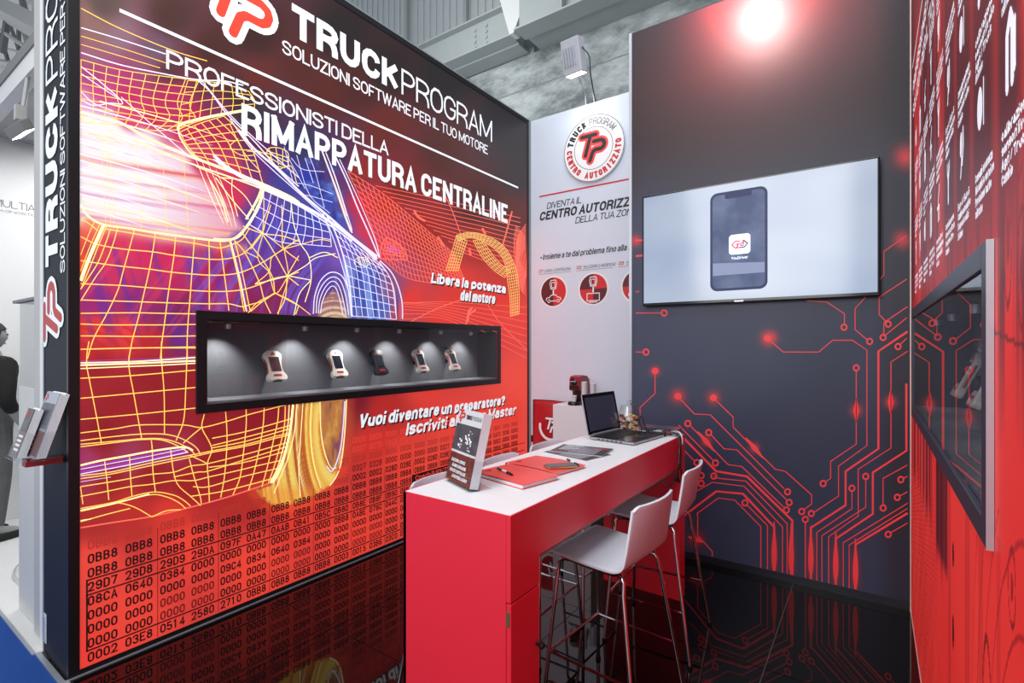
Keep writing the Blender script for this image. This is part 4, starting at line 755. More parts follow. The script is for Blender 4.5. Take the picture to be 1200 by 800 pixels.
# ---------------------------------------------------------------- display cases with diagnostic tools
M_glass = glass_mat('case_glass', (.97,.98,.99), 0.0, 1.0, 1.45)
M_shell_w = mat('ivory_tool_shell', (214,206,196), .3); M_shell_b = mat('black_tool_shell', (24,24,28), .35)
M_toolred = mat('tool_red_trim', (176,28,36), .4); M_scr = mat('tool_screen', (26,32,40), .12, spec=.8)
def make_case(label, ya, yb, face, back, sgn, lamps, power):
    """face: x of the wall sheet, back: x of the lining; sgn: +1 opens to +x"""
    root = thing('display_case', (face, (ya+yb)/2, z0), label, 'display case', 'glazed display cases in the walls')
    b = MB(); o = .054; f0, f1 = face-sgn*.002, face+sgn*.012
    b.box(f0, ya-o, z0-o+.004, f1, ya, z1+o-.004); b.box(f0, yb, z0-o+.004, f1, yb+o, z1+o-.004); b.box(f0, ya, z0-o+.004, f1, yb, z0); b.box(f0, ya, z1, f1, yb, z1+o-.004)
    b.build('case_frame', M_frame if sgn > 0 else mat('slate_frame', (52,58,72), .4), root, bevel=.0015)
    b = MB(); b.box(back, ya, z0, back-sgn*.012, yb, z1); b.build('back_panel', M_grey, root)
    b = MB(); b.box(face-sgn*.003, ya, z0, back, yb, z0+.012); b.build('case_shelf', mat('grey_case_shelf', (120,122,128), .4), root)
    b = MB(); b.box(face-sgn*.003, ya, z1-.012, back, yb, z1); b.box(face-sgn*.003, ya, z0, back, ya+.01, z1); b.box(face-sgn*.003, yb-.01, z0, back, yb, z1); b.build('case_lining', mat('dark_case_lining', (30,31,36), .6), root)
    b = MB(); b.box(face+sgn*.002, ya+.001, z0+.001, face+sgn*.006, yb-.001, z1-.001); b.build('glass_pane', M_glass, root)
    for y in lamps:
        x = face-sgn*.085
        b = MB(); b.lathe([(.0,.0),(.018,.0),(.02,.028),(.012,.034),(0,.034)], 12, c=(x, y, z1-.048)); b.build('downlight', M_alu, root, smooth=True)
        spot_light('case_lamp', (x, y, z1-.05), (back+sgn*.02, y, z0+.17), power, 92, .8, .012, (1, .97, .92))
    return root
lampY = [1.56, 2.08, 2.52, 2.95, 3.45, 3.88]
case_l = make_case('long black-framed glass display case in the glowing red left wall', y0, y1, XL, XL-.245, 1, lampY, 16)
case_r = None
case_r = make_case('slate-framed glass display case in the red right-hand wall, seen edge on', ry0, ry1, XR, XR+.245, -1, [1.6, 2.2, 2.8, 3.4], 1.6)
b = MB(); b.box(XR-.0125, ry0-.0565, z0-.05, XR-.001, ry0-.0545, z1+.05); b.build('edge_trim', M_alu, case_r)
def make_tool(label, dark, xc, yc, zc, sgn):
    root = thing('diagnostic_tool', (0,0,0), label, 'diagnostic tool', 'handheld diagnostic tools in the display cases')
    sh = M_shell_b if dark else M_shell_w
    half = [(0,.108),(.03,.106),(.052,.092),(.064,.070),(.060,.048),(.050,.020),(.048,-.02),(.053,-.052),(.066,-.072),(.070,-.092),(.062,-.108),(.04,-.112),(0,-.106)]
    pts = [(u, v) for u, v in catmull(half, 3)]; poly = pts+[(-u, v) for u, v in pts[-2:0:-1]]
    fn = lambda u, v, w_: (w_, u, v)
    b = MB(); b.prism(poly, 0, .034, fn); b.build('tool_body', sh, root, bevel=.006, seg=2, smooth=True)
    b = MB(); b.box(.034, -.036, -.048, .0365, .036, .058); b.build('tool_screen', M_scr, root, bevel=.001)
    b = MB(); b.prism([(-.018,.070),(0,.098),(.018,.070)], .034, .037, fn); b.build('tool_emblem', M_toolred, root)
    b = MB(); b.prism([(-.03,-.082),(.03,-.082),(.026,-.068),(-.026,-.068)], .034, .037, fn); b.build('tool_badge', M_toolred, root)
    for s in (-1, 1):
        b = MB(); b.tube([(.017, s*.058, .052), (.017, s*.047, 0), (.017, s*.056, -.06)], .006, 8); b.build('tool_grip', M_toolred if not dark else M_black, root, smooth=True)
    b = MB(); b.box(.006, -.03, -.116, .028, .03, -.108); b.build('connector_port', M_black, root)
    R = Matrix.Translation((xc, yc, zc)) @ (Matrix.Rotation(0 if sgn > 0 else math.pi, 4, 'Z')) @ Matrix.Rotation(math.radians(24), 4, 'Y').inverted()
    root.matrix_world = R; return root
tl = ['ivory diagnostic tool in the left case, first from its near end', 'ivory diagnostic tool in the left case, second from its near end', 'black diagnostic tool, the only dark one in the left case', 'ivory diagnostic tool in the left case, between the black one and the last one', 'ivory diagnostic tool with a cable plug on top, far end of the left case']
for i, y in enumerate((1.905, 2.40, 2.80, 3.27, 3.70)):
    r = make_tool(tl[i], i == 2, XL-.185, y, 1.458, 1)
    b = MB(); p = Vector((XL-.205, y, 1.46))
    b.box(XL-.244, y-.012, 1.44, XL-.196, y+.012, 1.465)
    h = b.build('tool_bracket', M_black, case_l)
    if i == 4:
        b = MB(); b.tube([(.017,-.02,.10),(.017,-.03,.125),(.017,-.045,.13)], .009, 8); b.build('cable_plug', M_black, r, smooth=True)
for i, y in enumerate((1.62, 2.12, 2.62, 3.12)):
    make_tool('ivory diagnostic tool in the right-hand case, %s' % ['nearest the camera', 'second from the near end', 'second from the far end', 'nearest the dark circuit wall'][i], False, XR+.185, y, 1.458, -1)
    b = MB(); b.box(XR+.244, y-.012, 1.44, XR+.196, y+.012, 1.465); b.build('tool_bracket', M_black, case_r)

# ---------------------------------------------------------------- television
tv = thing('television', (-.72, YB, 2.33), 'large flat television with a phone on a pale blue screen, on the dark circuit wall', 'television')
tx0, tx1, tz0, tz1 = -1.473, .035, 1.908, 2.762
b = MB(); b.box(tx0, YB-.062, tz0, tx1, YB-.03, tz1); b.build('tv_body', mat('piano_black', (10,10,13), .12), tv, bevel=.004)
b = MB(); b.box(-1.0, YB-.03, 2.1, -.42, YB-.0025, 2.6); b.build('wall_mount', M_black, tv)
M_tv = bpy.data.materials.new('tv_picture'); M_tv.use_nodes = True; nt = M_tv.node_tree; pb = nt.nodes['Principled BSDF']
tc = nt.nodes.new('ShaderNodeTexCoord'); mp = nt.nodes.new('ShaderNodeMapping'); mp.inputs['Scale'].default_value = (1.2, 1, 2.0); mp.inputs['Rotation'].default_value = (0, .6, 0)
nz = nt.nodes.new('ShaderNodeTexNoise'); nz.inputs['Scale'].default_value = 1.1; nz.inputs['Detail'].default_value = 1
cr = nt.nodes.new('ShaderNodeValToRGB'); cr.color_ramp.elements[0].position = .35; cr.color_ramp.elements[0].color = (*s2l((186,203,234)), 1); cr.color_ramp.elements[1].position = .7; cr.color_ramp.elements[1].color = (*s2l((214,226,246)), 1)
nt.links.new(tc.outputs['Object'], mp.inputs[0]); nt.links.new(mp.outputs[0], nz.inputs['Vector']); nt.links.new(nz.outputs['Fac'], cr.inputs[0]); nt.links.new(cr.outputs[0], pb.inputs['Emission Color'])
pb.inputs['Emission Strength'].default_value = .72; pb.inputs['Base Color'].default_value = (.01,.01,.012,1); pb.inputs['Roughness'].default_value = .12
b = MB(); b.box(tx0+.012, YB-.0632, tz0+.022, tx1-.012, YB-.062, tz1-.012); scr = b.build('tv_screen', M_tv, tv)
def rr(cx, cz, hw, hh, r, n=6):
    out = []
    for qx, qz, a0 in ((1,1,0),(-1,1,90),(-1,-1,180),(1,-1,270)):
        for i in range(n+1):
            a = math.radians(a0+90*i/n); out.append((cx+qx*(hw-r)+r*math.cos(a), cz+qz*(hh-r)+r*math.sin(a)))
    return out
def tvlayer(poly, lift, m, name):
    b = MB(); y = YB-.0632-lift; b.add([(u, y, v) for u, v in poly], [tuple(range(len(poly)))]); return b.build(name, m, scr)
PC, PZ, PW, PH = -.775, 2.343, .188, .352
tvlayer(rr(PC, PZ, PW, PH, .05), .0006, em('screen_navy', (26,36,74), .7), 'screen_phone')
M_ph = bpy.data.materials.new('screen_phone_sky'); M_ph.use_nodes = True; nt = M_ph.node_tree; pb = nt.nodes['Principled BSDF']; tc = nt.nodes.new('ShaderNodeTexCoord')
nz = nt.nodes.new('ShaderNodeTexNoise'); nz.inputs['Scale'].default_value = 5; nz.inputs['Detail'].default_value = 4; cr = nt.nodes.new('ShaderNodeValToRGB')
cr.color_ramp.elements[0].position = .38; cr.color_ramp.elements[0].color = (*s2l((74,92,140)), 1); cr.color_ramp.elements[1].position = .72; cr.color_ramp.elements[1].color = (*s2l((122,140,180)), 1)
nt.links.new(tc.outputs['Object'], nz.inputs['Vector']); nt.links.new(nz.outputs['Fac'], cr.inputs[0]); nt.links.new(cr.outputs[0], pb.inputs['Emission Color']); pb.inputs['Emission Strength'].default_value = .72; pb.inputs['Base Color'].default_value = (.01,.01,.01,1)
tvlayer(rr(PC, PZ, PW-.016, PH-.018, .036), .0012, M_ph, 'screen_wallpaper')
tvlayer([(PC-.17, PZ-.24),(PC+.17, PZ-.24),(PC+.17, PZ-.17),(PC-.17, PZ-.15)], .0015, em('screen_haze', (118,130,160), .6), 'screen_haze')
tvlayer(rr(PC, PZ+PH-.03, .088, .022, .012), .0018, em('screen_navy', (26,36,74), .7), 'screen_notch')
tvlayer(rr(PC+.01, PZ-.03, .07, .07, .022), .0018, em('screen_white', (222,230,246), .72), 'screen_icon')
b = MB(); fn = lambda u, v: (PC+.01+u, YB-.0656, PZ-.03+v); stroke2d(b, [(.0,.022),(-.03,.022),(-.05,.0),(-.03,-.024),(-.005,-.024)], .008, fn, 6)
text(b, 'yd', (PC+.01-.026, YB-.0658, PZ-.045), (1,0,0), (0,0,1), .052, .036, .03, .2); b.build('screen_icon_mark', em('screen_pink', (206,44,78), .8), scr)
b = MB(); stroke2d(b, [(.0,-.024),(.03,-.024),(.052,0),(.03,.022),(.02,.022)], .008, fn, 6); b.build('screen_icon_mark', em('screen_ink', (44,56,92), .9), scr)
b = MB(); text(b, 'YouDriver', (PC-.045, YB-.0652, PZ-.135), (1,0,0), (0,0,1), .11, .02, .02); b.build('screen_lettering', MATS['screen_white'], scr)
b = MB(); b.box(-.80, YB-.064, tz0+.002, -.74, YB-.0625, tz0+.012); b.build('tv_badge', M_alu, tv)

# ---------------------------------------------------------------- bar counter
cx0, cx1, cy0, cy1, ct = -1.507, -.99, 1.396, 3.335, 1.03
bar = thing('bar_counter', (-1.25, 2.36, 0), 'red counter with a white top in the middle of the stand', 'counter')
b = MB(); b.box(cx0+.006, cy0+.005, ct-.022, cx1-.006, cy1-.006, ct+.0005); b.build('worktop', M_white, bar, bevel=.001)
ys = 1.576
b = MB(); b.box(cx0, cy0, 0, cx0+.018, ys, ct); b.box(cx0, cy0, 0.0, cx1-.0195, cy0+.018, ct); b.box(cx1-.019, cy0, .737, cx1, ys, ct); b.box(cx0+.018, ys-.018, 0, cx1-.02, ys, ct-.022); b.build('cabinet', M_red, bar, bevel=.0015)
b = MB(); b.box(cx1-.018, cy0+.001, .012, cx1+.001, ys-.001, .732); d = b.build('cabinet_door', M_red, bar, bevel=.0015)
b = MB(); b.lathe([(0,0),(.006,0),(.006,.012),(.013,.018),(.014,.024),(.009,.031),(0,.032)], 14, Matrix.Translation((cx1+.001, ys-.02, .53)) @ Matrix.Rotation(math.pi/2, 4, 'Y')); b.build('door_knob', M_black, d, smooth=True)
b = MB(); b.box(cx1-.019, cy0-.001, .655, cx1-.004, cy0+.003, .705); b.build('hinge', mat('brass_hinge', (150,132,100), .35, .8), bar)
ab = .841
b = MB(); b.box(cx1-.019, ys, ab, cx1, cy1, ct); b.build('apron', M_red, bar, bevel=.0015)
b = MB(); b.box(cx0, ys, ab, cx0+.019, cy1, ct); b.build('apron', M_red, bar, bevel=.0015)
b = MB(); b.box(cx0+.019, cy1-.019, ab, cx1-.019, cy1, ct-.001); b.build('apron', M_red, bar)
b = MB(); b.box(cx0+.02, ys+.001, ab-.014, cx1-.008, cy1-.108, ab); b.build('bottom_panel', mat('grey_brown_board', (122,112,104), .6), bar)
b = MB(); b.box(cx0, cy1-.107, .6, cx1-.0, cy1, ab-.001); b.build('end_panel', M_red, bar, bevel=.0015)
b = MB(); b.box(cx0, cy1-.107, 0, cx1-.0, cy1, .597); e_ = b.build('end_panel', M_red, bar, bevel=.0015)
b = MB(); b.lathe([(0,0),(.006,0),(.006,.012),(.013,.018),(.014,.024),(.009,.031),(0,.032)], 14, Matrix.Translation((cx1-.02, cy1-.107, .765)) @ Matrix.Rotation(math.pi/2, 4, 'X')); b.build('door_knob', M_black, bar, smooth=True)

# ---------------------------------------------------------------- bar stools
def make_stool(label):
    root = thing('bar_stool', (0,0,0), label, 'stool', 'white bar stools along the counter')
    # shell: profile from front edge to top of the back, swept across the width
    prof = catmull([(-.207,-.010),(-.198,.0),(-.17,.003),(-.06,-.004),(.06,-.008),(.13,-.004),(.172,.022),(.193,.07),(.212,.14),(.230,.21),(.246,.278)], 4)
    nv = len(prof); nu = 22; V = []; F = []
    for j, (x, z) in enumerate(prof):
        s = j/(nv-1); back = np.clip((s-.55)/.45, 0, 1); wv = .205*(1-.03*(1-min(1, s*6)))*(1-.05*back)
        for i in range(nu+1):
            u = -1+2*i/nu; cor = .018*max(0, abs(u)-.86)/.14
            xx = x-back*.036*u*u+(cor if s < .05 else 0); zz = z+.004*u*u*(1-back)-(back > .97)*cor*1.2
            V.append((xx, wv*u*(1-.0*back), zz))
    for j in range(nv-1):
        for i in range(nu): a = j*(nu+1)+i; F.append((a, a+1, a+nu+2, a+nu+1))
    b = MB(); b.add([(x, y, z+.68) for x, y, z in V], F); o = b.build('seat_shell', M_plastic, root, smooth=True)
    sm = o.modifiers.new('Solidify', 'SOLIDIFY'); sm.thickness = .011; sm.offset = -1
    bv = o.modifiers.new('Bevel', 'BEVEL'); bv.width = .003; bv.segments = 2
    b = MB()
    for s in (-1, 1): b.tube([(-.165, s*.15, .658), (-.05, s*.155, .652), (.10, s*.155, .652), (.14, s*.155, .668)], .0085, 8)
    for x in (-.13, .09): b.tube([(x, -.155, .653), (x, .155, .653)], .0085, 8)
    b.build('seat_frame', M_chrome, root, smooth=True)
    b = MB(); b.box(-.12, -.12, .655, .11, .12, .664); b.build('seat_plate', mat('dark_plum_plastic', (52,30,42), .35), root)
    feet = {}
    for sx, tx_, fx in ((-1, -.165, -.205), (1, .145, .245)):
        for s in (-1, 1):
            b = MB(); top = (tx_, s*.155, .652); ft = (fx, s*.238, .006); m_ = (tx_+.1*(fx-tx_), s*(.155+.02), .585)
            pts = [(tx_-sx*.03, s*.152, .655), (tx_-sx*.008, s*.155, .652), (tx_+sx*.004, s*.160, .635), m_, ft]
            b.tube(pts, .0095, 10); lg = b.build('leg', M_chrome, root, smooth=True)
            b = MB(); b.lathe([(0,0),(.012,0),(.013,.006),(.012,.016),(.0,.016)], 10, c=ft[:2]+(0,)); b.build('foot_cap', M_black, lg, smooth=True)
            t = (.652-.25)/.646; feet[(sx, s)] = (tx_+(fx-tx_)*t, s*(.158+(.238-.158)*t), .25)
    b = MB(); f = feet; b.tube([f[(-1,-1)], f[(-1,1)]], .0065, 8)
    for s in (-1, 1): b.tube([f[(-1,s)], f[(1,s)]], .0065, 8)
    b.build('footrest', M_chrome, root, smooth=True); return root
st0 = make_stool('white shell bar stool, nearer of the two on the right side of the counter')
SP = [(-.965, 2.14, -5, None), (-1.0, 2.81, 3, 'white shell bar stool, farther of the two on the right side of the counter'), (-1.545, 1.86, 180, 'white shell bar stool on the left side of the counter, behind its near corner'),
      (-1.555, 2.375, 181, 'white shell bar stool on the left side of the counter, behind the leaflet holder'), (-1.56, 2.90, 177, 'white shell bar stool left of the counter, in front of the red cloth bag')]
for i, (x, y, a, lb) in enumerate(SP):
    o = st0 if i == 0 else copy_tree(st0); o.location = (x, y, 0); o.rotation_euler = (0, 0, math.radians(a))
    if lb: o['label'] = lb

# ---------------------------------------------------------------- things on the counter
def at(root, x, y, z, rz=0, tilt=None):
    root.location = (x, y, z); root.rotation_euler = (tilt or 0, 0, math.radians(rz)); return root
M_acr = glass_mat('clear_acrylic', (.95,.965,.97), .02, .7, 1.45); M_paper = mat('white_paper', (232,234,240), .6)
M_slate = mat('leaflet_slate', (64,62,70), .35); M_mar = mat('leaflet_maroon', (104,44,42), .4)
# leaflet holder + leaflets
hold = thing('leaflet_holder', (0,0,0), 'clear acrylic leaflet holder standing on the near end of the counter', 'holder')
tl_ = math.radians(13)
b = MB(); b.box(-.112, -.0, .0, .112, .105, .003); b.build('holder_base', M_acr, hold, bevel=.001)
L_ = lambda p: (p[0], p[1]*math.cos(tl_)+p[2]*math.sin(tl_), p[2]*math.cos(tl_)-p[1]*math.sin(tl_)+.004)
def lbox(b, x0_, y0_, z0_, x1_, y1_, z1_):
    n = len(b.v); b.box(x0_, y0_, z0_, x1_, y1_, z1_); b.v[n:] = [L_(p) for p in b.v[n:]]
b = MB(); lbox(b, -.112, -.003, .006, .112, 0, .105); lbox(b, -.112, -.003, .105, -.05, 0, .13); lbox(b, .05, -.003, .105, .112, 0, .13); b.build('front_pocket', M_acr, hold)
b = MB(); lbox(b, -.112, .044, .006, .112, .047, .23); lbox(b, -.112, 0, .006, -.109, .044, .12); lbox(b, .109, 0, .006, .112, .044, .12); lbox(b, -.112, 0, .005, .112, .047, .008); b.build('back_plate', M_acr, hold)
at(hold, -1.378, 1.562, ct+.0008, -22)
leaf = thing('leaflet_stack', (0,0,0), 'stack of leaflets with a grey and maroon cover in the holder on the counter', 'leaflets')
b = MB(); lbox(b, -.105, .004, .010, .105, .042, .305); b.build('pages', M_paper, leaf)
b = MB(); lbox(b, -.105, .0025, .010, .105, .004, .305); b.build('cover', mat('leaflet_pale_grey', (206,208,214), .35), leaf)
b = MB(); lbox(b, -.105, .0018, .135, .105, .0024, .245); b.build('cover_photo', mat('cover_dark_photo', (70,72,82), .35, vary=.7, scale=22), leaf)
b = MB(); lbox(b, -.105, .0018, .010, .105, .0024, .125); b.build('cover_panel', M_mar, leaf)
b = MB()
for i in range(26):
    u, v = -.06+.11*RNG.random(), .143+.085*RNG.random(); s_ = .004+.009*RNG.random()*(1 if abs(v-.15-(u+.06)*.6) < .03 else .4)
    lbox(b, u, .0010, v, u+s_, .0016, v+s_*.8)
b.build('cover_figure', M_wprint, leaf, kind='stuff')
def ltxt(b, body, x, z, wd, cap, bold=.03, y=.0009, sh=.1):
    n = len(b.v); text(b, body, (x, y, z), (1,0,0), (0,0,1), wd, cap, bold, sh, 1); b.v[n:] = [L_(p) for p in b.v[n:]]
b = MB()
for i, s in enumerate(['SOLUZIONI & SERVIZI','DIAGNOSI E RIPARAZIONE','SERVIZI CENTRALINE','ASSISTENZA CLIENTI']): ltxt(b, s, [-.085,-.07,-.085,-.055][i], .088-i*.021, [.12,.12,.14,.13][i], .013)
b.build('cover_lettering', M_wprint, leaf)
b = MB(); ltxt(b, 'TRUCK', -.03, .268, .05, .018, .03); b.build('cover_lettering', M_ink, leaf)
b = MB(); ltxt(b, 'PROGRAM', .025, .268, .07, .018, -.01); b.build('cover_lettering', M_gink, leaf)
b = MB()
for s in EMB: stroke2d(b, s, .2, lambda u, v: L_((-.095+u*.05, .001, .255+v*.045)), 6)
b.build('emblem_letters', M_rink, leaf)
leaf.location = hold.location; leaf.rotation_euler = hold.rotation_euler
# red folders
M_fold = mat('coral_folder', (238,84,80), .35); M_fold2 = mat('coral_folder_inside', (220,70,70), .4)
def folder(label, x, y, rz, h=0):
    r = thing('document_folder', (0,0,0), label, 'folder', 'red document folders on the counter')
    b = MB(); b.box(-.155, -.11, 0, .155, .11, .002); b.build('back_cover', M_fold2, r)
    b = MB(); b.box(-.148, -.105, .002, .15, .104, .010+h); b.build('papers', M_paper, r)
    b = MB(); n = 12
    for i in range(n):
        u0, u1 = -.155+.31*i/n, -.155+.31*(i+1)/n; zf = lambda u: .0105+h+.006*math.sin((u+.155)/.31*math.pi*.9)
        b.add([(u0,-.11,zf(u0)),(u1,-.11,zf(u1)),(u1,.11,zf(u1)),(u0,.11,zf(u0)),(u0,-.11,zf(u0)+.0015),(u1,-.11,zf(u1)+.0015),(u1,.11,zf(u1)+.0015),(u0,.11,zf(u0)+.0015)], [(0,3,2,1),(4,5,6,7),(0,1,5,4),(2,3,7,6)]+([(0,4,7,3)] if i == 0 else [])+([(1,2,6,5)] if i == n-1 else []))
    b.build('front_cover', M_fold, r, smooth=False)
    b = MB(); b.box(-.157, -.11, 0, -.155, .11, .012+h); b.build('folder_spine', M_fold, r)
    b = MB()
    for s in EMB: stroke2d(b, s, .2, lambda u, v: (-.13+u*.03, -.07+v*.03, .0135+h+.001), 6)
    b.build('emblem_letters', mat('dark_red_ink', (120,30,34), .5), r)
    return at(r, x, y, ct+.001, rz)
folder('red folder with papers showing, directly behind the leaflet holder', -1.262, 1.815, -11, .004)
folder('red folder lying under the smartphone', -1.262, 2.062, -9, .0)
ph = thing('smartphone', (0,0,0), 'smartphone with a gold rim lying on the farther red folder', 'phone')
b = MB(); b.prism(rr(0, 0, .072, .036, .010), 0, .009, lambda u, v, w_: (u, v, w_)); b.build('phone_body', mat('champagne_metal', (196,168,120), .3, .8), ph, bevel=.0015)
b = MB(); b.prism(rr(0, 0, .069, .033, .008), .009, .0096, lambda u, v, w_: (u, v, w_)); b.build('phone_screen', mat('phone_glass', (28,14,18), .04, spec=.9), ph)
b = MB(); b.prism(rr(-.0, 0, .055, .030, .002), .0096, .0099, lambda u, v, w_: (u, v, w_)); b.build('phone_display', mat('phone_display', (52,18,24), .05, spec=.9), ph)
at(ph, -1.165, 2.035, ct+.0185, 52)
pen = thing('ballpoint_pen', (0,0,0), 'black ballpoint pen lying on the farther folder beside the phone', 'pen', 'ballpoint pens on the counter')
b = MB(); b.tube([(-.07,0,.006),(-.066,0,.006),(-.02,0,.006),(.05,0,.006),(.064,0,.006),(.072,0,.006)], [.002,.0045,.0055,.0055,.004,.001], 10); b.build('pen_barrel', M_black, pen, smooth=True)
b = MB(); b.box(-.066, -.0012, .0105, -.025, .0012, .0125); b.build('pen_clip', M_alu, pen)
b = MB(); b.tube([(-.02,0,.006),(.02,0,.006)], .0058, 10); b.build('pen_band', M_white, pen, smooth=True)
at(pen, -1.155, 2.135, ct+.0155, -38)
p2 = copy_tree(pen); p2['label'] = 'black ballpoint pen lying just behind the leaflet holder'; at(p2, -1.30, 1.79, ct+.0215, -25)
# magazines
def magazine(label, x, y, rz, z):
    r = thing('magazine', (0,0,0), label, 'magazine', 'magazines on the counter')
    b = MB(); b.box(-.145, -.104, 0, .145, .104, .003); b.build('pages', M_paper, r)
    b = MB(); b.box(-.145, -.104, .003, .145, .104, .0036); b.build('cover', M_slate, r)
    b = MB(); b.box(-.05, -.095, .0037, .10, .08, .004); b.build('cover_photo', mat('magazine_photo', (128,128,136), .35, vary=.6, scale=30), r)
    b = MB(); b.box(-.13, -.07, .0037, -.06, -.065, .004); b.box(.06, .06, .0041, .13, .075, .0043); b.build('cover_strip', M_rink, r)
    b = MB()
    for i in range(6): b.box(-.12+i*.0, .08-i*.022, .0041, -.02-(i % 3)*.02, .088-i*.022, .0043)
    b.build('cover_lettering', M_wprint, r)
    return at(r, x, y, z, rz)
magazine('dark glossy magazine lying flat between the folders and the laptop', -1.275, 2.40, -12, ct+.001)
magazine('dark glossy magazine lying askew on another magazine', -1.285, 2.475, 8, ct+.0056)

# laptop
lap = thing('laptop', (0,0,0), 'open black laptop with a silver edge on the counter', 'laptop')
b = MB(); b.box(0, -.19, .004, .30, .19, .018); b.build('laptop_base', mat('laptop_silver', (168,170,176), .35, .6), lap, bevel=.003)
b = MB(); b.box(.002, -.188, .018, .298, .188, .0215); b.build('palm_rest', mat('laptop_gloss_black', (14,14,17), .15), lap, bevel=.001)
kb = MB(); kb.box(.035, -.165, .0215, .165, .165, .0222); kb = kb.build('keyboard', M_black, lap)
for r_ in range(6):
    for c_ in range(17):
        b = MB(); b.box(.038+r_*.021, -.162+c_*.0191, .0222, .055+r_*.021, -.147+c_*.0191, .0245)
        if r_ == 0 and c_ == 0: key0 = b.build('key', mat('laptop_key', (30,30,34), .4), kb); ks = (key0.data,)
        else:
            k_ = bpy.data.objects.new('key', key0.data); C.objects.link(k_); k_.parent = kb; k_.location = (r_*.021, c_*.0191, 0)
b = MB(); b.box(.19, -.045, .0215, .265, .045, .0222); b.build('touchpad', mat('touchpad_grey', (40,40,44), .3), lap)
for i, yy_ in enumerate((-.13,-.11,-.085,-.06,-.03,.0)):
    b = MB(); b.box(.06+i*.03, -.1905, .007, .075+i*.03, -.189, .0135); b.build('side_port', M_black, lap)
th_ = math.radians(12); lid = lambda p: (-.004-p[2]*math.sin(th_)+p[0]*math.cos(th_), p[1], .022+p[2]*math.cos(th_)+p[0]*math.sin(th_))
def lidbox(x0_, y0_, z0_, x1_, y1_, z1_): b = MB(); b.box(x0_, y0_, z0_, x1_, y1_, z1_); b.v = [lid(p) for p in b.v]; return b
ld = lidbox(-.008, -.19, .0, 0, .19, .252).build('laptop_lid', mat('laptop_silver', (168,170,176), .35, .6), lap, bevel=.003)
lidbox(0, -.188, .004, .002, .188, .25).build('screen_bezel', MATS['laptop_gloss_black'], ld); 
ls = lidbox(.002, -.168, .022, .0026, .168, .228).build('laptop_screen', mat('laptop_screen', (52,54,70), .06, emit=.25, spec=.9), ld)
b = MB(); b.tube([(0,-.15,.022),(0,.15,.022)], .008, 10); b.build('hinge', mat('laptop_silver', (168,170,176), .35, .6), lap, smooth=True)
at(lap, -1.385, 3.0, ct+.001, -7)
# jar of sweets
jar = thing('sweet_jar', (-1.335, 3.255, ct+.001), 'round clear glass jar of wrapped sweets behind the laptop', 'jar')
b = MB(); b.lathe([(.0,.0),(.05,.0),(.068,.02),(.076,.07),(.072,.12),(.058,.155),(.055,.165),(.062,.170)], 28, c=(-1.335, 3.255, ct+.001)); b.build('jar_glass', glass_mat('jar_clear_glass', (.93,.94,.95), .01, 2.2, 1.5), jar, smooth=True)
b = MB(); b.lathe([(.064,.0),(.064,.006),(.03,.012),(.012,.014),(.012,.022),(.018,.03),(.0,.034)], 24, c=(-1.335, 3.255, ct+.172)); b.build('jar_lid', MATS['jar_clear_glass'], jar, smooth=True)
cols = [mat('wrapper_'+n, c, .3) for n, c in (('yellow',(226,186,70)),('white',(230,226,220)),('brown',(120,76,40)),('pink',(224,90,120)),('gold',(206,160,80)),('dark',(60,40,40)))]
SW = []
for k in range(6):
    b = MB(); n = 8
    b.tube([(-.019,0,0),(-.013,0,0),(-.009,0,0),(.009,0,0),(.013,0,0),(.019,0,0)], [.008,.002,.007,.007,.002,.008], 7); SW.append(b)
i = 0
for lay in range(5):
    for k in range(11 if lay < 4 else 7):
        a = k*2.4+lay; rad = .05 if k < 7 else .022; rad *= (1 if lay else .8); z = ct+.018+lay*.021
        if i < 6: o = SW[i].build('wrapped_sweet', cols[i])
        else: o = bpy.data.objects.new('wrapped_sweet', bpy.data.objects[swn[i % 6]].data); C.objects.link(o)
        if i == 0: swn = []
        if i < 6: swn.append(o.name)
        o.location = (-1.335+rad*math.cos(a*.9 if k < 7 else a*1.6), 3.255+rad*math.sin(a*.9 if k < 7 else a*1.6), z); o.rotation_euler = (RNG.uniform(-.5,.5), RNG.uniform(-.5,.5), RNG.uniform(0,6.3))
        tag(o, '%s wrapped sweet inside the glass jar on the counter' % ['yellow','white','brown','pink','gold','dark'][i % 6], 'sweet', 'sweets in the glass jar'); i += 1
# clear box at the far end, charger and cables
bx_ = thing('acrylic_box', (-1.12, 3.25, ct+.001), 'clear acrylic tray at the far end of the counter, behind the laptop cables', 'tray')
b = MB(); x_, y_, z_ = -1.115, 3.262, ct+.001
b.box(x_-.115, y_-.06, z_, x_+.11, y_+.06, z_+.003); b.box(x_-.115, y_-.06, z_, x_-.112, y_+.06, z_+.04); b.box(x_+.107, y_-.06, z_, x_+.11, y_+.06, z_+.04); b.box(x_-.115, y_-.06, z_, x_+.11, y_-.057, z_+.04); b.box(x_-.115, y_+.057, z_, x_+.11, y_+.06, z_+.04); b.build('tray_walls', M_acr, bx_)
b = MB(); b.box(x_-.12, y_-.065, z_+.0402, x_+.115, y_+.065, z_+.044); b.build('tray_lid', glass_mat('frosted_acrylic', (.8,.82,.84), .15, 2.2, 1.5), bx_)
for i, (dx, dy, m_) in enumerate([(-.07,-.01,M_black),(-.02,.02,M_alu),(.04,-.015,M_rink),(.075,.02,M_paper)]):
    b = MB(); b.box(x_+dx-.02, y_+dy-.015, z_+.003, x_+dx+.022, y_+dy+.015, z_+.022); o = b.build('memory_stick', m_, bevel=.002); tag(o, ['black','silver','red','white'][i]+' memory stick inside the clear tray', 'memory stick', 'small items in the clear tray')
ad = thing('power_adapter', (-1.09, 3.17, ct+.001), 'black laptop power adapter on the far end of the counter', 'adapter')
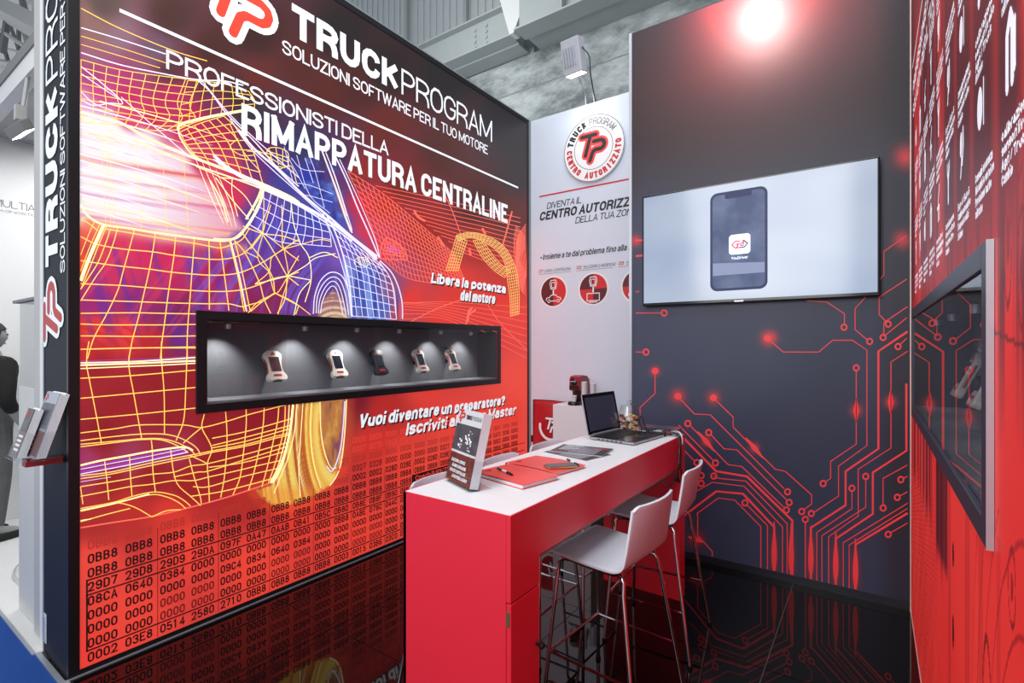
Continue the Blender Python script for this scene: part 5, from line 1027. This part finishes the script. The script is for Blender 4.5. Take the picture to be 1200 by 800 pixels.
b = MB(); b.box(-1.17, 3.165, ct+.001, -1.06, 3.195, ct+.03); b.build('adapter_body', M_black, ad, bevel=.006)
b = MB(); b.box(-1.14, 3.172, ct+.0302, -1.09, 3.188, ct+.0306); b.build('adapter_label', M_paper, ad)
def cable(name, pts, r, m, label):
    b = MB(); b.tube(catmull(pts, 7), r, 7); o = b.build(name, m, None, smooth=True); return tag(o, label, 'cable')
cable('power_cable', [(-1.062,3.18,ct+.015),(-1.03,3.19,ct+.03),(-1.0,3.19,ct+.022),(-.975,3.18,ct-.02),(-.972,3.17,.96),(-.967,3.15,.90),(-.962,3.165,.84),(-.968,3.18,.79),(-.972,3.16,.76),(-.968,3.13,.80),(-.962,3.12,.88),(-.967,3.15,.94),(-.97,3.16,.97)], .0045, M_black, 'black power cable looped over the far right edge of the counter')
cable('data_cable', [(-1.045,3.215,ct+.008),(-1.02,3.21,ct+.02),(-.985,3.205,ct+.012),(-.976,3.205,.97),(-.976,3.20,.86),(-.976,3.08,.80),(-.975,3.02,.775),(-.97,2.95,.79),(-.985,2.87,.83)], .004, M_black, 'thin black cable hanging in a loop below the counter edge')
cable('white_cable', [(-1.045,3.235,ct+.006),(-1.02,3.24,ct+.03),(-.99,3.235,ct+.022),(-.976,3.23,ct-.005),(-.974,3.23,.985)], .0045, M_white, 'short white cable end draped over the far right edge of the counter')
cable('audio_cable', [(-1.235,3.225,ct+.004),(-1.25,3.225,ct+.08),(-1.235,3.222,ct+.11),(-1.215,3.218,ct+.06),(-1.195,3.212,ct+.004),(-1.18,3.21,ct+.004)], .003, M_black, 'thin black cable curling up beside the sweet jar')

# ---------------------------------------------------------------- coffee corner
pl_ = thing('plinth', (-2.34, 4.45, 0), 'white box plinth under the coffee machine against the white wall', 'plinth')
b = MB(); b.box(-2.545, 4.30, 0, -2.14, 4.68, 1.03); b.build('plinth_body', mat('plinth_white', (224,222,230), .45), pl_, bevel=.002)
b = MB(); b.box(-2.14, 4.31, .02, -2.136, 4.67, 1.02); b.build('side_panel', mat('plinth_wood_edge', (170,128,110), .5), pl_)
cm = thing('coffee_machine', (-2.38, 4.42, 1.03), 'small red capsule coffee machine on the white plinth', 'coffee machine')
M_cr = mat('machine_red', (150,22,34), .25); pz = 1.0308; mx_ = -2.35
b = MB(); pr = [(4.36,.07),(4.36,.0),(4.56,.0),(4.585,.10),(4.58,.22),(4.55,.268),(4.47,.282),(4.40,.27),(4.375,.24),(4.375,.13),(4.44,.12),(4.44,.05)]
pr = [(4.44,.0),(4.60,.0),(4.61,.12),(4.595,.22),(4.555,.272),(4.47,.285),(4.39,.275),(4.37,.245),(4.372,.14),(4.43,.125),(4.44,.06)]
b.prism(pr, -.055, .055, lambda u, v, w_: (mx_+w_, u, pz+v)); b.build('machine_body', M_cr, cm, bevel=.008, smooth=True)
b = MB(); b.box(mx_-.05, 4.365, pz+.145, mx_+.05, 4.374, pz+.185); b.box(mx_-.038, 4.425, pz+.03, mx_+.038, 4.439, pz+.12); b.build('machine_front', M_black, cm)
b = MB(); b.lathe([(0,0),(.03,0),(.034,.012),(.02,.018),(0,.018)], 18, Matrix.Translation((mx_, 4.371, pz+.225)) @ Matrix.Rotation(math.pi/2, 4, 'X')); b.build('lever_hub', M_black, cm, smooth=True)
b = MB(); b.tube([(mx_-.03, 4.352, pz+.225),(mx_+.03, 4.352, pz+.225)], .006, 8); b.tube([(mx_, 4.6, pz+.235),(mx_+.03, 4.635, pz+.235)], .01, 8); b.build('lever', M_alu, cm, smooth=True)
b = MB(); b.lathe([(0,0),(.062,0),(.064,.02),(.058,.032),(0,.032)], 22, c=(mx_, 4.375, pz)); b.build('drip_tray', M_black, cm, smooth=True)
b = MB(); b.tube([(mx_, 4.39, pz+.145),(mx_, 4.39, pz+.118)], .012, 10); b.build('spout', M_black, cm, smooth=True)
M_cup = mat('thin_white_cup', (236,236,240), .35)
def cup(b, x, y, z, s=1): b.lathe([(.0,.002),(.019*s,.002),(.026*s,.055*s),(.0275*s,.057*s),(.0265*s,.058*s),(.0245*s,.054*s),(.018*s,.006),(.0,.006)], 16, c=(x, y, z))
b = MB(); cup(b, mx_, 4.37, pz+.0328, 1.0); o = b.build('paper_cup', M_cup, None, True); tag(o, 'small white cup standing on the drip tray of the coffee machine', 'cup')
proto = None
for k, (x, y, n) in enumerate(((-2.235, 4.36, 11), (-2.175, 4.42, 10))):
    for i in range(n):
        if proto is None: b = MB(); cup(b, 0, 0, 0, 1.08); proto = b.build('paper_cup', M_cup, None, True); o = proto
        else: o = proto.copy(); C.objects.link(o)
        o.location = (x, y, pz+i*.0165)
        tag(o, 'white cup in the %s stack by the coffee machine, %s from the bottom' % ('left' if k == 0 else 'right', ['first','second','third','fourth','fifth','sixth','seventh','eighth','ninth','tenth','eleventh','twelfth','thirteenth','fourteenth','fifteenth'][i]), 'cup', 'cups in the %s stack on the plinth' % ('left' if k == 0 else 'right'))
bag = thing('cloth_bag', (-2.86, 4.70, 0), 'red cloth bag with a round white emblem, behind the plinth by the white wall', 'bag')
V = []; F = []; nu_, nv_ = 14, 18
for j in range(nv_+1):
    for i in range(nu_+1):
        u, v = i/nu_, j/nv_; V.append((-3.03+.47*u, 4.70-.012*math.sin(u*9+v*5)-.02*math.sin(v*3.1)*math.sin(u*3.1), .12+.885*v+.006*math.sin(u*3.14)))
for j in range(nv_):
    for i in range(nu_): a = j*(nu_+1)+i; F.append((a, a+1, a+nu_+2, a+nu_+1))
b = MB(); b.add(V, F); o = b.build('bag_cloth', mat('red_cloth', (176,20,32), .7, vary=.15, scale=12, bump=.4), bag, smooth=True); sm = o.modifiers.new('Solidify', 'SOLIDIFY'); sm.thickness = .05; sm.offset = -1
b = MB(); b.tube([(-3.035,4.72,.0),(-3.035,4.72,1.01)], .011, 8); b.tube([(-2.56,4.72,.0),(-2.56,4.72,1.0)], .011, 8); b.tube([(-3.035,4.72,1.008),(-2.8,4.72,1.012),(-2.56,4.72,1.0)], .007, 8); b.box(-3.06,4.70,.55,-3.02,4.74,.62); b.build('carrying_frame', M_black, bag, smooth=True)
b = MB(); fn = lambda u, v: (-2.78+u, 4.655, .74+v); stroke2d(b, [(.135*math.cos(t), .135*math.sin(t)) for t in np.linspace(math.radians(170), math.radians(345), 24)], .03, fn, 6); b.build('bag_print', M_wprint, bag)
emblem(bag, (-2.765, 4.6535, .76), (1,0,0), (0,0,1), (0,-1,0), .14, M_wprint, M_shadow, w_in=.16, w_out=.22)

# ---------------------------------------------------------------- round badge on the white wall
bd = thing('round_sign', (-2.345, YW, 3.627), 'round white sign with red and black lettering, high on the white wall', 'sign')
bc = (-2.345, 3.627); yb_ = YW-.022
b = MB(); b.lathe([(0,0),(.340,0),(.343,.004),(.343,.020),(0,.020)], 56, Matrix.Translation((bc[0], YW-.002, bc[1])) @ Matrix.Rotation(math.pi/2, 4, 'X')); b.build('sign_disc', mat('sign_white', (240,242,246), .4), bd)
b = MB(); disc(b, *bc, .340, yb_-.0008, n=64, r0=.334); disc(b, *bc, .218, yb_-.0008, n=56, r0=.213); b.build('sign_rings', M_ink, bd)
def arc_text(body, r, mid, span, cap, bold, m, outward=True, dy=.001):
    b = MB(); n = len(body)
    for i, ch in enumerate(body):
        if ch == ' ': continue
        f = (i+.5)/n-.5; a = math.radians(mid-(f*span if outward else -f*span)); rad = np.array([math.cos(a), 0, math.sin(a)]); tn = np.array([math.sin(a), 0, -math.cos(a)])
        if not outward: rad, tn = -rad, -tn
        base = np.array([bc[0], yb_-dy, bc[1]])+np.array([math.cos(a), 0, math.sin(a)])*r
        wd = cap*(.62 if ch not in 'I' else .16); text(b, ch, base-rad*cap/2, tn, rad, wd, cap, bold, 0, 2, align='C')
    b.build('sign_lettering', m, bd)
arc_text('TRUCK', .276, 137, 62, .072, .05, M_ink); arc_text('PROGRAM', .276, 66, 68, .07, .004, M_gink); arc_text('CENTRO AUTORIZZATO', .276, 271, 196, .066, .05, M_rink, False)
emblem(bd, (-2.345, yb_-.001, 3.632), (1,0,0), (0,0,1), (0,-1,0), .26, M_ink, mat('coral_ink', (236,78,76), .45), w_in=.15, w_out=.33)

# ---------------------------------------------------------------- lamps on the wall tops
def flood(label, base, head, aim, power, angle, w_=.2):
    r = thing('floodlight', base, label, 'lamp', 'floodlights on arms above the walls'); h = Vector(head); d = (Vector(aim)-h).normalized()
    b = MB(); bs_ = Vector(base)
    for s in (-.05, .05): b.tube(catmull([(bs_.x+s, bs_.y, bs_.z),(bs_.x+s*.8, bs_.y-.05, bs_.z+.12),(h.x+s*.4, h.y+.06, h.z+.02)], 5), .008, 8)
    b.build('lamp_arm', M_alu, r, smooth=True)
    q = d.to_track_quat('-Z', 'Y').to_matrix().to_4x4(); q.translation = h
    b = MB(); b.box(-w_/2, -.06, -.02, w_/2, .06, .30*w_/.2, q); b.build('lamp_housing', mat('lamp_grey', (176,180,190), .4), r, bevel=.008)
    b = MB(); b.box(-w_/2+.012, -.048, -.024, w_/2-.012, .048, -.0205, q); b.build('lamp_glass', mat('lamp_glow', (255,252,245), .5, emit=14, vary=0), r)
    b = MB()
    for i in range(5): b.box(-w_/2+.02+i*.03, -.075, .05, -w_/2+.03+i*.03, -.06, .22, q)
    b.build('cooling_fins', M_alu, r)
    b = MB(); b.tube(catmull([q @ Vector((w_/2+.002, .0, .2)), q @ Vector((w_/2+.05, .03, .1)), q @ Vector((w_/2+.03, .05, -.05)), (bs_.x+.06, bs_.y, bs_.z+.01)], 6), .006, 6); b.build('lamp_cable', M_black, r, smooth=True)
    spot_light('flood_beam', h+d*.04, aim, power, angle, 1.0, .14, (1, .97, .93)); return r
flood('grey floodlight on a thin arm above the white wall', (-2.40, YW+.02, HT+.004), (-2.40, 4.50, 4.30), (-2.38, 4.79, 3.2), 10, 155)
flood('white floodlight head over the top edge of the dark circuit wall', (-.62, YB+.02, HT+.012), (-.70, 3.42, 4.10), (-.66, 3.92, 4.06), 100, 172, .16)

# ---------------------------------------------------------------- leaflet rack on the end of the left wall
rk = thing('leaflet_rack', (-3.35, YF, 1.1), 'clear acrylic leaflet rack fixed to the charcoal end of the left wall', 'rack')
def rot_rack(b, tilt=.16):
    b.v = [(p[0], p[1]-(p[2]-1.08)*(-tilt), p[2]) for p in b.v]; return b
def tilt(b): b.v = [(p[0], p[1]+max(0, p[2]-1.08)*.30, p[2]) for p in b.v]; return b
b = MB(); b.prism([(-3.36,.60),(-3.13,.60),(-3.09,.68),(-3.12,YF-.006),(-3.34,YF-.006)], 1.070, 1.076, lambda u, v, w_: (u, v, w_)); b.build('rack_base', M_acr, rk)
b = MB(); b.box(-3.345, .604, 1.078, -3.12, .607, 1.20); b.box(-3.345, .607, 1.078, -3.342, .70, 1.2); b.box(-3.123, .607, 1.078, -3.12, .70, 1.2); b.box(-3.345, .650, 1.078, -3.12, .653, 1.23); b.box(-3.345, .700, 1.078, -3.12, .703, 1.28); tilt(b).build('rack_pockets', M_acr, rk)
b = MB(); b.prism([(-3.27,.64),(-3.21,.64),(-3.20,YF-.006),(-3.28,YF-.006)], 1.035, 1.068, lambda u, v, w_: (u, v, w_)); b.build('rack_bracket', mat('deep_red_plastic', (140,26,36), .4), rk)
for k, (xa, xb, ya, yb, zt, lb) in enumerate([(-3.335,-3.225,.610,.647,1.30,'short leaflets in the front pocket of the wall rack'), (-3.33,-3.13,.656,.697,1.375,'tall leaflets with a grey photo cover in the back pocket of the wall rack')]):
    lf = thing('leaflet_stack', (xa, ya, 1.08), lb, 'leaflets')
    b = MB()
    for i in range(6): b.box(xa+.001*i, ya+.003+i*(yb-ya-.004)/6, 1.08, xb, ya+.003+(i+.75)*(yb-ya-.004)/6, zt-.004*(i % 3))
    tilt(b).build('pages', M_paper, lf)
    b = MB(); b.box(xa, ya, 1.08, xb, ya+.0025, zt); tilt(b).build('cover', mat('cover_blue_grey', (150,156,170), .35) if k else M_slate, lf)
    b = MB(); b.box(xa+.01, ya-.0006, 1.21, xb-.01, ya-.0001, zt-.05); tilt(b).build('cover_photo', MATS['cover_dark_photo'], lf)
    b = MB(); b.box(xa+.008, ya-.0006, 1.09, xb-.008, ya-.0001, 1.20); tilt(b).build('cover_panel', M_mar, lf)
    b = MB()
    for i in range(4): b.box(xa+.02, ya-.0012, 1.11+i*.02, xa+.09, ya-.0007, 1.12+i*.02)
    tilt(b).build('cover_lettering', M_wprint, lf)
    b = MB()
    for s in EMB: stroke2d(b, s, .2, lambda u, v: (xa+.015+u*.035, ya-.0008, zt-.042+v*.03), 6)
    tilt(b).build('emblem_letters', M_rink, lf)

# ---------------------------------------------------------------- neighbouring stand
M_n1 = mat('neighbour_white', (218,218,218), .5, vary=.02, scale=2); M_n2 = mat('neighbour_grey', (176,176,176), .5); M_n3 = mat('neighbour_dark', (24,24,25), .7); M_n4 = mat('neighbour_mid', (120,120,120), .6)
b = MB(); b.box(-3.84, .80, 0, X0-.004, .90, 5.2); struct('trim_3', b, M_n2, bevel=.006)
b = MB(); b.box(-3.66, .786, 0, X0-.002, .80, 5.2); struct('trim_4', b, M_n1, bevel=.004)
cb = thing('display_cabinet', (-4.05, 1.0, 0), 'pale grey cabinet of the neighbouring stand behind the leaflet rack', 'cabinet')
b = MB(); b.box(-4.262, .82, 0, -3.842, 1.22, 1.355); b.build('cabinet_body', mat('neighbour_cabinet', (198,198,196), .5), cb, bevel=.003)
b = MB(); b.box(-4.262, .825, 1.3555, -3.842, .835, 1.86); b.build('glass_pane', glass_mat('smoked_glass', (.78,.78,.78), .02, 1.4, 1.5), cb)
b = MB(); b.box(-4.36, .81, 1.862, -3.85, 1.2, 1.878); b.build('top_shelf', M_n4, cb)
b = MB(); b.box(-4.262, 1.2, 1.3555, -4.24, 1.22, 1.86); b.box(-3.866, 1.2, 1.3555, -3.844, 1.22, 1.86); b.build('shelf_post', M_n2, cb)
jk = MB(); V = []; F = []
for j in range(9):
    for i in range(17):
        u, v = i/16, j/8; V.append((-4.25+.39*u, .90+.26*v, 1.357+(.21-.10*u+.02*math.sin(u*11+v*4))*math.sin(math.pi*min(1, .12+v*.9))*min(1, .25+4*u)*min(1, .2+5*(1-u))))
for j in range(8):
    for i in range(16): a = j*17+i; F.append((a, a+1, a+18, a+17))
jk.add(V, F); o = jk.build('folded_jacket', mat('jacket_black', (20,20,21), .8, vary=.3, scale=9, bump=.5), None, True); tag(o, 'black folded jacket with pale print on top of the neighbouring cabinet', 'jacket'); sm = o.modifiers.new('Solidify', 'SOLIDIFY'); sm.thickness = .012; sm.offset = -1
b = MB(); b.box(-9, 6.4, 0, -3.56, 6.5, 3.6); struct('wall_neighbour', b, M_n1)
b = MB(); b.box(-6.56, .95, 0, -6.5, 6.4, 3.50); wn = struct('wall_far', b, mat('neighbour_wall_white', (226,226,226), .5, vary=.01))
b = MB(); text(b, 'MULTIAE', (-6.499, 1.07, 2.868), XD, ZD3, .345, .066, -.01); text(b, 'DIAGNOSTICA', (-6.499, 1.08, 2.822), XD, ZD3, .33, .022, .0); b.v = [p for p in b.v]; b.build('lettering', mat('neighbour_ink', (92,92,94), .5), wn)
b = MB(); b.box(-9, .86, 3.28, -3.85, .93, 3.40); struct('trim_5', b, M_n1); b = MB(); b.box(-9, .85, 3.40, -3.85, .94, 3.47); struct('trim_6', b, M_n4)
b = MB(); b.box(-6.5, .95, 3.50, -3.85, 6.4, 3.54); struct('ceiling_neighbour', b, mat('neighbour_soffit', (170,170,170), .6))
nl = thing('floodlight', (-4.2, .84, 3.4), 'lit spotlight under the white header of the neighbouring stand', 'lamp'); q = Matrix.Translation((-4.27, .84, 2.90)) @ Matrix.Rotation(math.radians(4), 4, 'Y') @ Matrix.Rotation(math.radians(35), 4, 'X')
b = MB(); b.box(-.17, -.03, 0, .17, .03, .06, q); b.build('lamp_housing', M_n4, nl, bevel=.006); b = MB(); b.box(-.16, -.022, -.004, .16, .022, -.0005, q); b.build('lamp_glass', MATS['lamp_glow'], nl)
b = MB(); b.tube([(-4.33,.84,2.96),(-4.33,.875,3.285)], .012, 8); b.box(-4.36,.815,3.0,-4.31,.865,3.09); b.build('lamp_arm', M_n2, nl, smooth=False)
area_light('neighbour_soffit_light', (-5.3, 2.0, 3.44), (-5.5, 2.2, 0), 1.6, 60, (1,1,1))
for i, (x, y, s) in enumerate([(-4.75,1.05,.3),(-4.62,1.22,.22),(-4.55,1.0,.18)]):
    o = cable('floor_cable', [(x+s*math.cos(t)*1.1, y+s*.5*math.sin(t*1.0), .006+.02*abs(math.sin(t*2))) for t in np.linspace(.3*i, 5+.3*i, 9)], .006, M_n2 if i != 1 else M_n4, ['pale cable looped on the floor behind the standing person', 'darker grey cable coiled on the floor of the neighbouring stand', 'short pale cable by the foot of the neighbouring cabinet'][i])
# person at the left edge
def person(label, x, y, rz, h, top, pants):
    r = thing('person', (0,0,0), label, 'person'); k = h/1.78
    J = {'pel':(0,0,.95),'sp':(0,.01,1.12),'ch':(0,.0,1.32),'nk':(0,-.01,1.50),'hd0':(0,-.015,1.58),
         'shL':(.19,0,1.42),'elL':(.25,.03,1.14),'wrL':(.22,-.12,.92),'shR':(-.19,0,1.42),'elR':(-.25,.03,1.14),'wrR':(-.20,-.12,.92),
         'hpL':(.10,0,.90),'knL':(.11,-.02,.50),'anL':(.12,.02,.09),'toL':(.13,-.15,.035),'hpR':(-.10,0,.90),'knR':(-.11,-.02,.50),'anR':(-.12,.02,.09),'toR':(-.13,-.15,.035)}
    E = [('pel','sp'),('sp','ch'),('ch','nk'),('nk','hd0'),('ch','shL'),('shL','elL'),('elL','wrL'),('ch','shR'),('shR','elR'),('elR','wrR'),('pel','hpL'),('hpL','knL'),('knL','anL'),('anL','toL'),('pel','hpR'),('hpR','knR'),('knR','anR'),('anR','toR')]
    Rr = {'pel':.15,'sp':.135,'ch':.15,'nk':.062,'hd0':.06,'shL':.075,'elL':.048,'wrL':.032,'hpL':.095,'knL':.06,'anL':.042,'toL':.035}
    def skin(names, edges, name, m, scale=1.0, parent=r, dep=.75):
        me = bpy.data.meshes.new(name); idx = {n: i for i, n in enumerate(names)}
        me.from_pydata([tuple(c*k for c in J[n]) for n in names], [(idx[a], idx[b_]) for a, b_ in edges], []); me.materials.append(m)
        o = bpy.data.objects.new(name, me); C.objects.link(o); o.parent = parent; o.modifiers.new('Skin', 'SKIN')
        for n, i in idx.items():
            q_ = Rr.get(n, Rr.get(n.replace('R', 'L'), .05))*k*scale; me.skin_vertices[0].data[i].radius = (q_, q_*(dep if n in ('pel','sp','ch') else 1)); me.skin_vertices[0].data[i].use_root = (i == 0)
        s_ = o.modifiers.new('Subsurf', 'SUBSURF'); s_.levels = 2; s_.render_levels = 2; 
        for p_ in me.polygons: p_.use_smooth = True
        return o
    skin(list(J), E, 'body', mat('person_skin_grey', (150,150,150), .6))
    J['wsL'] = tuple(J['elL'][q]*.55+J['wrL'][q]*.45 for q in range(3)); J['wsR'] = tuple(J['elR'][q]*.55+J['wrR'][q]*.45 for q in range(3)); Rr['wsL'] = .042
    skin(['pel','sp','ch','nk','shL','elL','wsL','shR','elR','wsR','hpL','hpR'], [('pel','sp'),('sp','ch'),('ch','nk'),('ch','shL'),('shL','elL'),('elL','wsL'),('ch','shR'),('shR','elR'),('elR','wsR'),('pel','hpL'),('pel','hpR')], 'shirt', top, 1.22, dep=.82)
    J['wst'] = (0,0,1.03); J['crt'] = (0,0,.90); Rr['wst'] = .125; Rr['crt'] = .10
    skin(['pel','wst','crt','hpL','knL','anL','hpR','knR','anR'], [('pel','wst'),('pel','crt'),('crt','hpL'),('hpL','knL'),('knL','anL'),('crt','hpR'),('hpR','knR'),('knR','anR')], 'trousers', pants, 1.12)
    # head with face
    b = MB(); n = 24; V = []; F = []; hc = Vector((0,-.02,1.665))*k
    for j in range(17):
        ph_ = math.pi*j/16
        for i in range(n):
            t = 2*math.pi*i/n; sx, sy, sz = math.sin(ph_)*math.cos(t), math.sin(ph_)*math.sin(t), math.cos(ph_)
            x_, y_, z_ = .074*sx, .094*sy, .115*sz
            if sz < 0: x_ *= 1-.32*(-sz)**1.5; y_ = y_*(1-.2*(-sz)) - (.012*(-sz))
            if sy < -.6 and abs(sx) < .22 and -.35 < sz < .12: y_ -= .022*(1-abs(sx)/.22)*(1-abs(sz+.15)/.3 if abs(sz+.15) < .3 else 0)
            V.append(hc+Vector((x_, y_, z_))*k)
    for j in range(16):
        for i in range(n): a = j*n+i; c_ = j*n+(i+1) % n; F.append((a, c_, c_+n, a+n))
    b.add(V, F); hd = b.build('head', MATS['person_skin_grey'], r, True)
    for s in (-1, 1):
        b = MB(); b.lathe([(0,-.011),(.008,-.008),(.011,0),(.008,.008),(0,.011)], 10, c=(s*.03*k, -.103*k, 1.675*k)); b.build('eye', mat('eye_dark', (40,40,40), .3), hd, True)
        b = MB(); b.lathe([(0,-.03),(.008,-.024),(.012,0),(.010,.022),(0,.03)], 10, c=(s*.078*k, -.01*k, 1.66*k)); b.build('ear', MATS['person_skin_grey'], hd, True)
    b = MB(); b.tube([(-.024*k,-.096*k,1.603*k),(0,-.104*k,1.600*k),(.024*k,-.096*k,1.603*k)], .005*k, 6); b.build('mouth', mat('lips_grey', (104,104,104), .5), hd, True)
    b = MB(); V = []; F = []
    for j in range(9):
        ph_ = math.pi*.60*j/8
        for i in range(n):
            t = 2*math.pi*i/n; sx, sy, sz = math.sin(ph_)*math.cos(t), math.sin(ph_)*math.sin(t), math.cos(ph_); lo = 1.0 if sy > -.2 else max(.35, 1+ (sy+.2)*1.3)
            sz2 = sz if sy > -.2 else max(sz, .45); V.append(hc+Vector((.081*sx, .101*sy, .123*sz2))*k)
    for j in range(8):
        for i in range(n): a = j*n+i; c_ = j*n+(i+1) % n; F.append((a, c_, c_+n, a+n))
    b.add(V, F); b.build('hair', mat('hair_dark_grey', (36,36,37), .7, vary=.4, scale=60), r, True)
    for s, wn_ in ((1, 'wrL'), (-1, 'wrR')):
        W = Vector(J[wn_])*k; b = MB(); b.tube([W, W+Vector((0,-.03,-.045))*k, W+Vector((0,-.045,-.085))*k], [.026*k,.04*k,.034*k], 10); hnd = b.build('hand', MATS['person_skin_grey'], r, True)
        for f_ in range(4):
            o_ = W+Vector(((f_-1.5)*.018, -.047, -.085))*k; ln = [.060,.072,.068,.052][f_]; b = MB(); b.tube([o_, o_+Vector((0,-.012,-ln*.5))*k, o_+Vector((0,.0,-ln))*k], [.0095*k,.0088*k,.006*k], 8); b.build('finger', MATS['person_skin_grey'], hnd, True)
        o_ = W+Vector((-s*.03,-.03,-.03))*k; b = MB(); b.tube([o_, o_+Vector((-s*.022,-.02,-.03))*k, o_+Vector((-s*.02,-.025,-.058))*k], [.011*k,.010*k,.007*k], 8); b.build('thumb', MATS['person_skin_grey'], hnd, True)
    for s in (-1, 1):
        b = MB(); b.prism([(-.045,-.19),(.045,-.19),(.052,-.08),(.045,.07),(-.045,.07),(-.052,-.08)], 0, .06, lambda u, v, w_: ((s*.125+u)*k, v*k, w_*k)); b.build('shoe', M_n3, r, bevel=.02)
    r.location = (x, y, 0); r.rotation_euler = (0, 0, math.radians(rz)); return r
person('person in a black shirt and grey jeans, at the left edge', -5.98, .97, 200, 1.80, mat('shirt_black', (14,14,14), .8, vary=.3), mat('jeans_grey', (92,92,92), .8, vary=.3, scale=14))

# ---------------------------------------------------------------- hall
b = MB(); b.box(-16, 9.0, 0, 4, 9.3, 7.72); wc_ = struct('wall_concrete', b, M_conc)
for z in (3.4, 5.2, 7.0):
    b = MB(); b.box(-16, 8.996, z, 4, 9.0, z+.02); b.build('shutter_joint', mat('concrete_joint', (120,125,126), .9), wc_)
b = MB(); b.box(-16, 9.35, 7.7, 4, 9.4, 11.5)
struct('wall_cladding', b, mat('cladding_white', (184,190,192), .5, vary=.02))
b = MB()
for i in range(90): b.box(-15.8+i*.22, 9.32, 7.7, -15.7+i*.22, 9.35, 11.5)
b.build('cladding_rib', MATS['cladding_white'], bpy.data.objects['wall_cladding'], kind='stuff')
def ibeam(name, x0_, x1_, y, z0_, z1_, fw_=.3, label=None, cat='beam', grp=None, m=M_steel):
    r = thing(name, ((x0_+x1_)/2, y, z0_), label, cat, grp)
    b = MB(); b.box(x0_, y-fw_/2, z0_, x1_, y+fw_/2, z0_+.035); b.build('bottom_flange', m, r); b = MB(); b.box(x0_, y-fw_/2, z1_-.035, x1_, y+fw_/2, z1_); b.build('top_flange', m, r)
    b = MB(); b.box(x0_, y-.015, z0_+.035, x1_, y+.015, z1_-.035); b.build('web', m, r)
    return r
ib = ibeam('steel_beam', -11.5, -5.9, 8.45, 7.77, 8.45, .32, 'pale steel beam left of the pointed bracket, above the concrete wall', 'beam', 'steel beams above the concrete wall')
for z in (7.92, 8.04, 8.16, 8.28):
    for x in (-6.9, -6.6):
        b = MB(); b.lathe([(0,0),(.035,0),(.035,.02),(0,.02)], 6, Matrix.Translation((x, 8.43, z)) @ Matrix.Rotation(math.pi/2, 4, 'X')); b.build('bolt', M_steel, ib)
ibeam('steel_beam', -5.6, 3.8, 8.2, 7.62, 8.5, .4, 'grey steel beam right of the pointed bracket, over the white wall', 'beam', 'steel beams above the concrete wall')
b = MB(); b.box(-11.5, 8.6, 7.735, -5.9, 8.995, 7.77); b.build('bearing_plate', M_steel, ib)
for x in (-4.6, -3.1):
    b = MB(); b.box(x-.02, 8.05, 7.655, x+.02, 8.18, 8.47); o = b.build('stiffener', M_steel, bpy.data.objects['steel_beam.001'])
b = MB(); b.box(-5.6, 8.4, 7.70, 3.8, 8.995, 7.735); b.build('bearing_plate', M_steel, bpy.data.objects['steel_beam.001'])
b = MB(); b.prism([(-6.15,10.2),(-6.15,8.7),(-5.85,7.72),(-5.75,7.72),(-5.42,8.35),(-5.38,10.2)], 8.2, 8.42, lambda u, v, w_: (u, w_, v)); o = b.build('roof_bracket', mat('bracket_white', (206,208,206), .5), bevel=.01); tag(o, 'pale pointed steel bracket hanging between the two beams', 'bracket')
b = MB(); b.box(-6.4, 9.02, 7.72, -6.0, 9.28, 7.95); b.box(-5.98,9.02,7.72,-5.8,9.28,7.86); o = b.build('bearing_block', M_steel, bevel=.01); tag(o, 'grey bearing blocks on the concrete wall beside the pointed bracket', 'block')
# roof trusses over the neighbouring stand
M_truss = mat('truss_grey', (168,168,168), .5); M_truss2 = mat('truss_dark', (110,110,110), .6)
b = MB(); b.box(-30, -8, 11.5, 6, 12, 11.6); struct('ceiling', b, mat('hall_roof', (188,190,190), .7, vary=.08, scale=.6))
def along(y, p, r=.05, m=None, nm='strut', parent=None):
    b = MB(); b.tube([tuple(on(1, y, *q)) for q in p], r, 6); return b.build(nm, m or M_truss, parent, smooth=False)
for y, lb, beam, ties in [(1.9, 'near grey roof girder with riveted chord, at the upper left', [(-60,-22),(70,46)], [[(-5,32),(30,55)],[(52,38),(14,76)],[(28,32),(34,56)],[(8,26),(3,62)],[(40,-12),(44,28)],[(20,-20),(30,14)]]),
                          (3.0, 'far roof girder behind the near one, at the upper left', [(-40,66),(60,82)], [[(-5,54),(45,66)],[(22,30),(22,78)],[(-10,86),(40,60)],[(0,40),(12,80)],[(34,30),(44,80)],[(12,30),(30,80)],[(-5,20),(60,-10)]])]:
    r = thing('roof_girder', tuple(on(1, y, 25, 50)), lb, 'girder', 'roof girders over the hall')
    b = MB(); P0, P1 = on(1, y, *beam[0]), on(1, y, *beam[1]); b.tube([tuple(P0), tuple(P1)], .16 if y < 2 else .07, 4); b.build('main_chord', M_truss, r)
    for i, p in enumerate(ties): along(y+.1*(i % 3), p, .045 if i else .03, M_truss2 if i % 2 else M_truss, 'strut', r)
b = MB(); b.box(-14, 1.3, 4.05, -4.2, 1.5, 4.2); o = b.build('cable_duct', M_truss2, bevel=.01); tag(o, 'dark grey duct just above the white header of the neighbouring stand', 'duct')
b = MB(); b.box(-7.9, 9.2, 7.72, -7.8, 9.32, 11.5); b.box(-9.9, 9.2, 7.72, -9.8, 9.32, 11.5); b.build('cladding_rib', M_steel, bpy.data.objects['wall_cladding'])
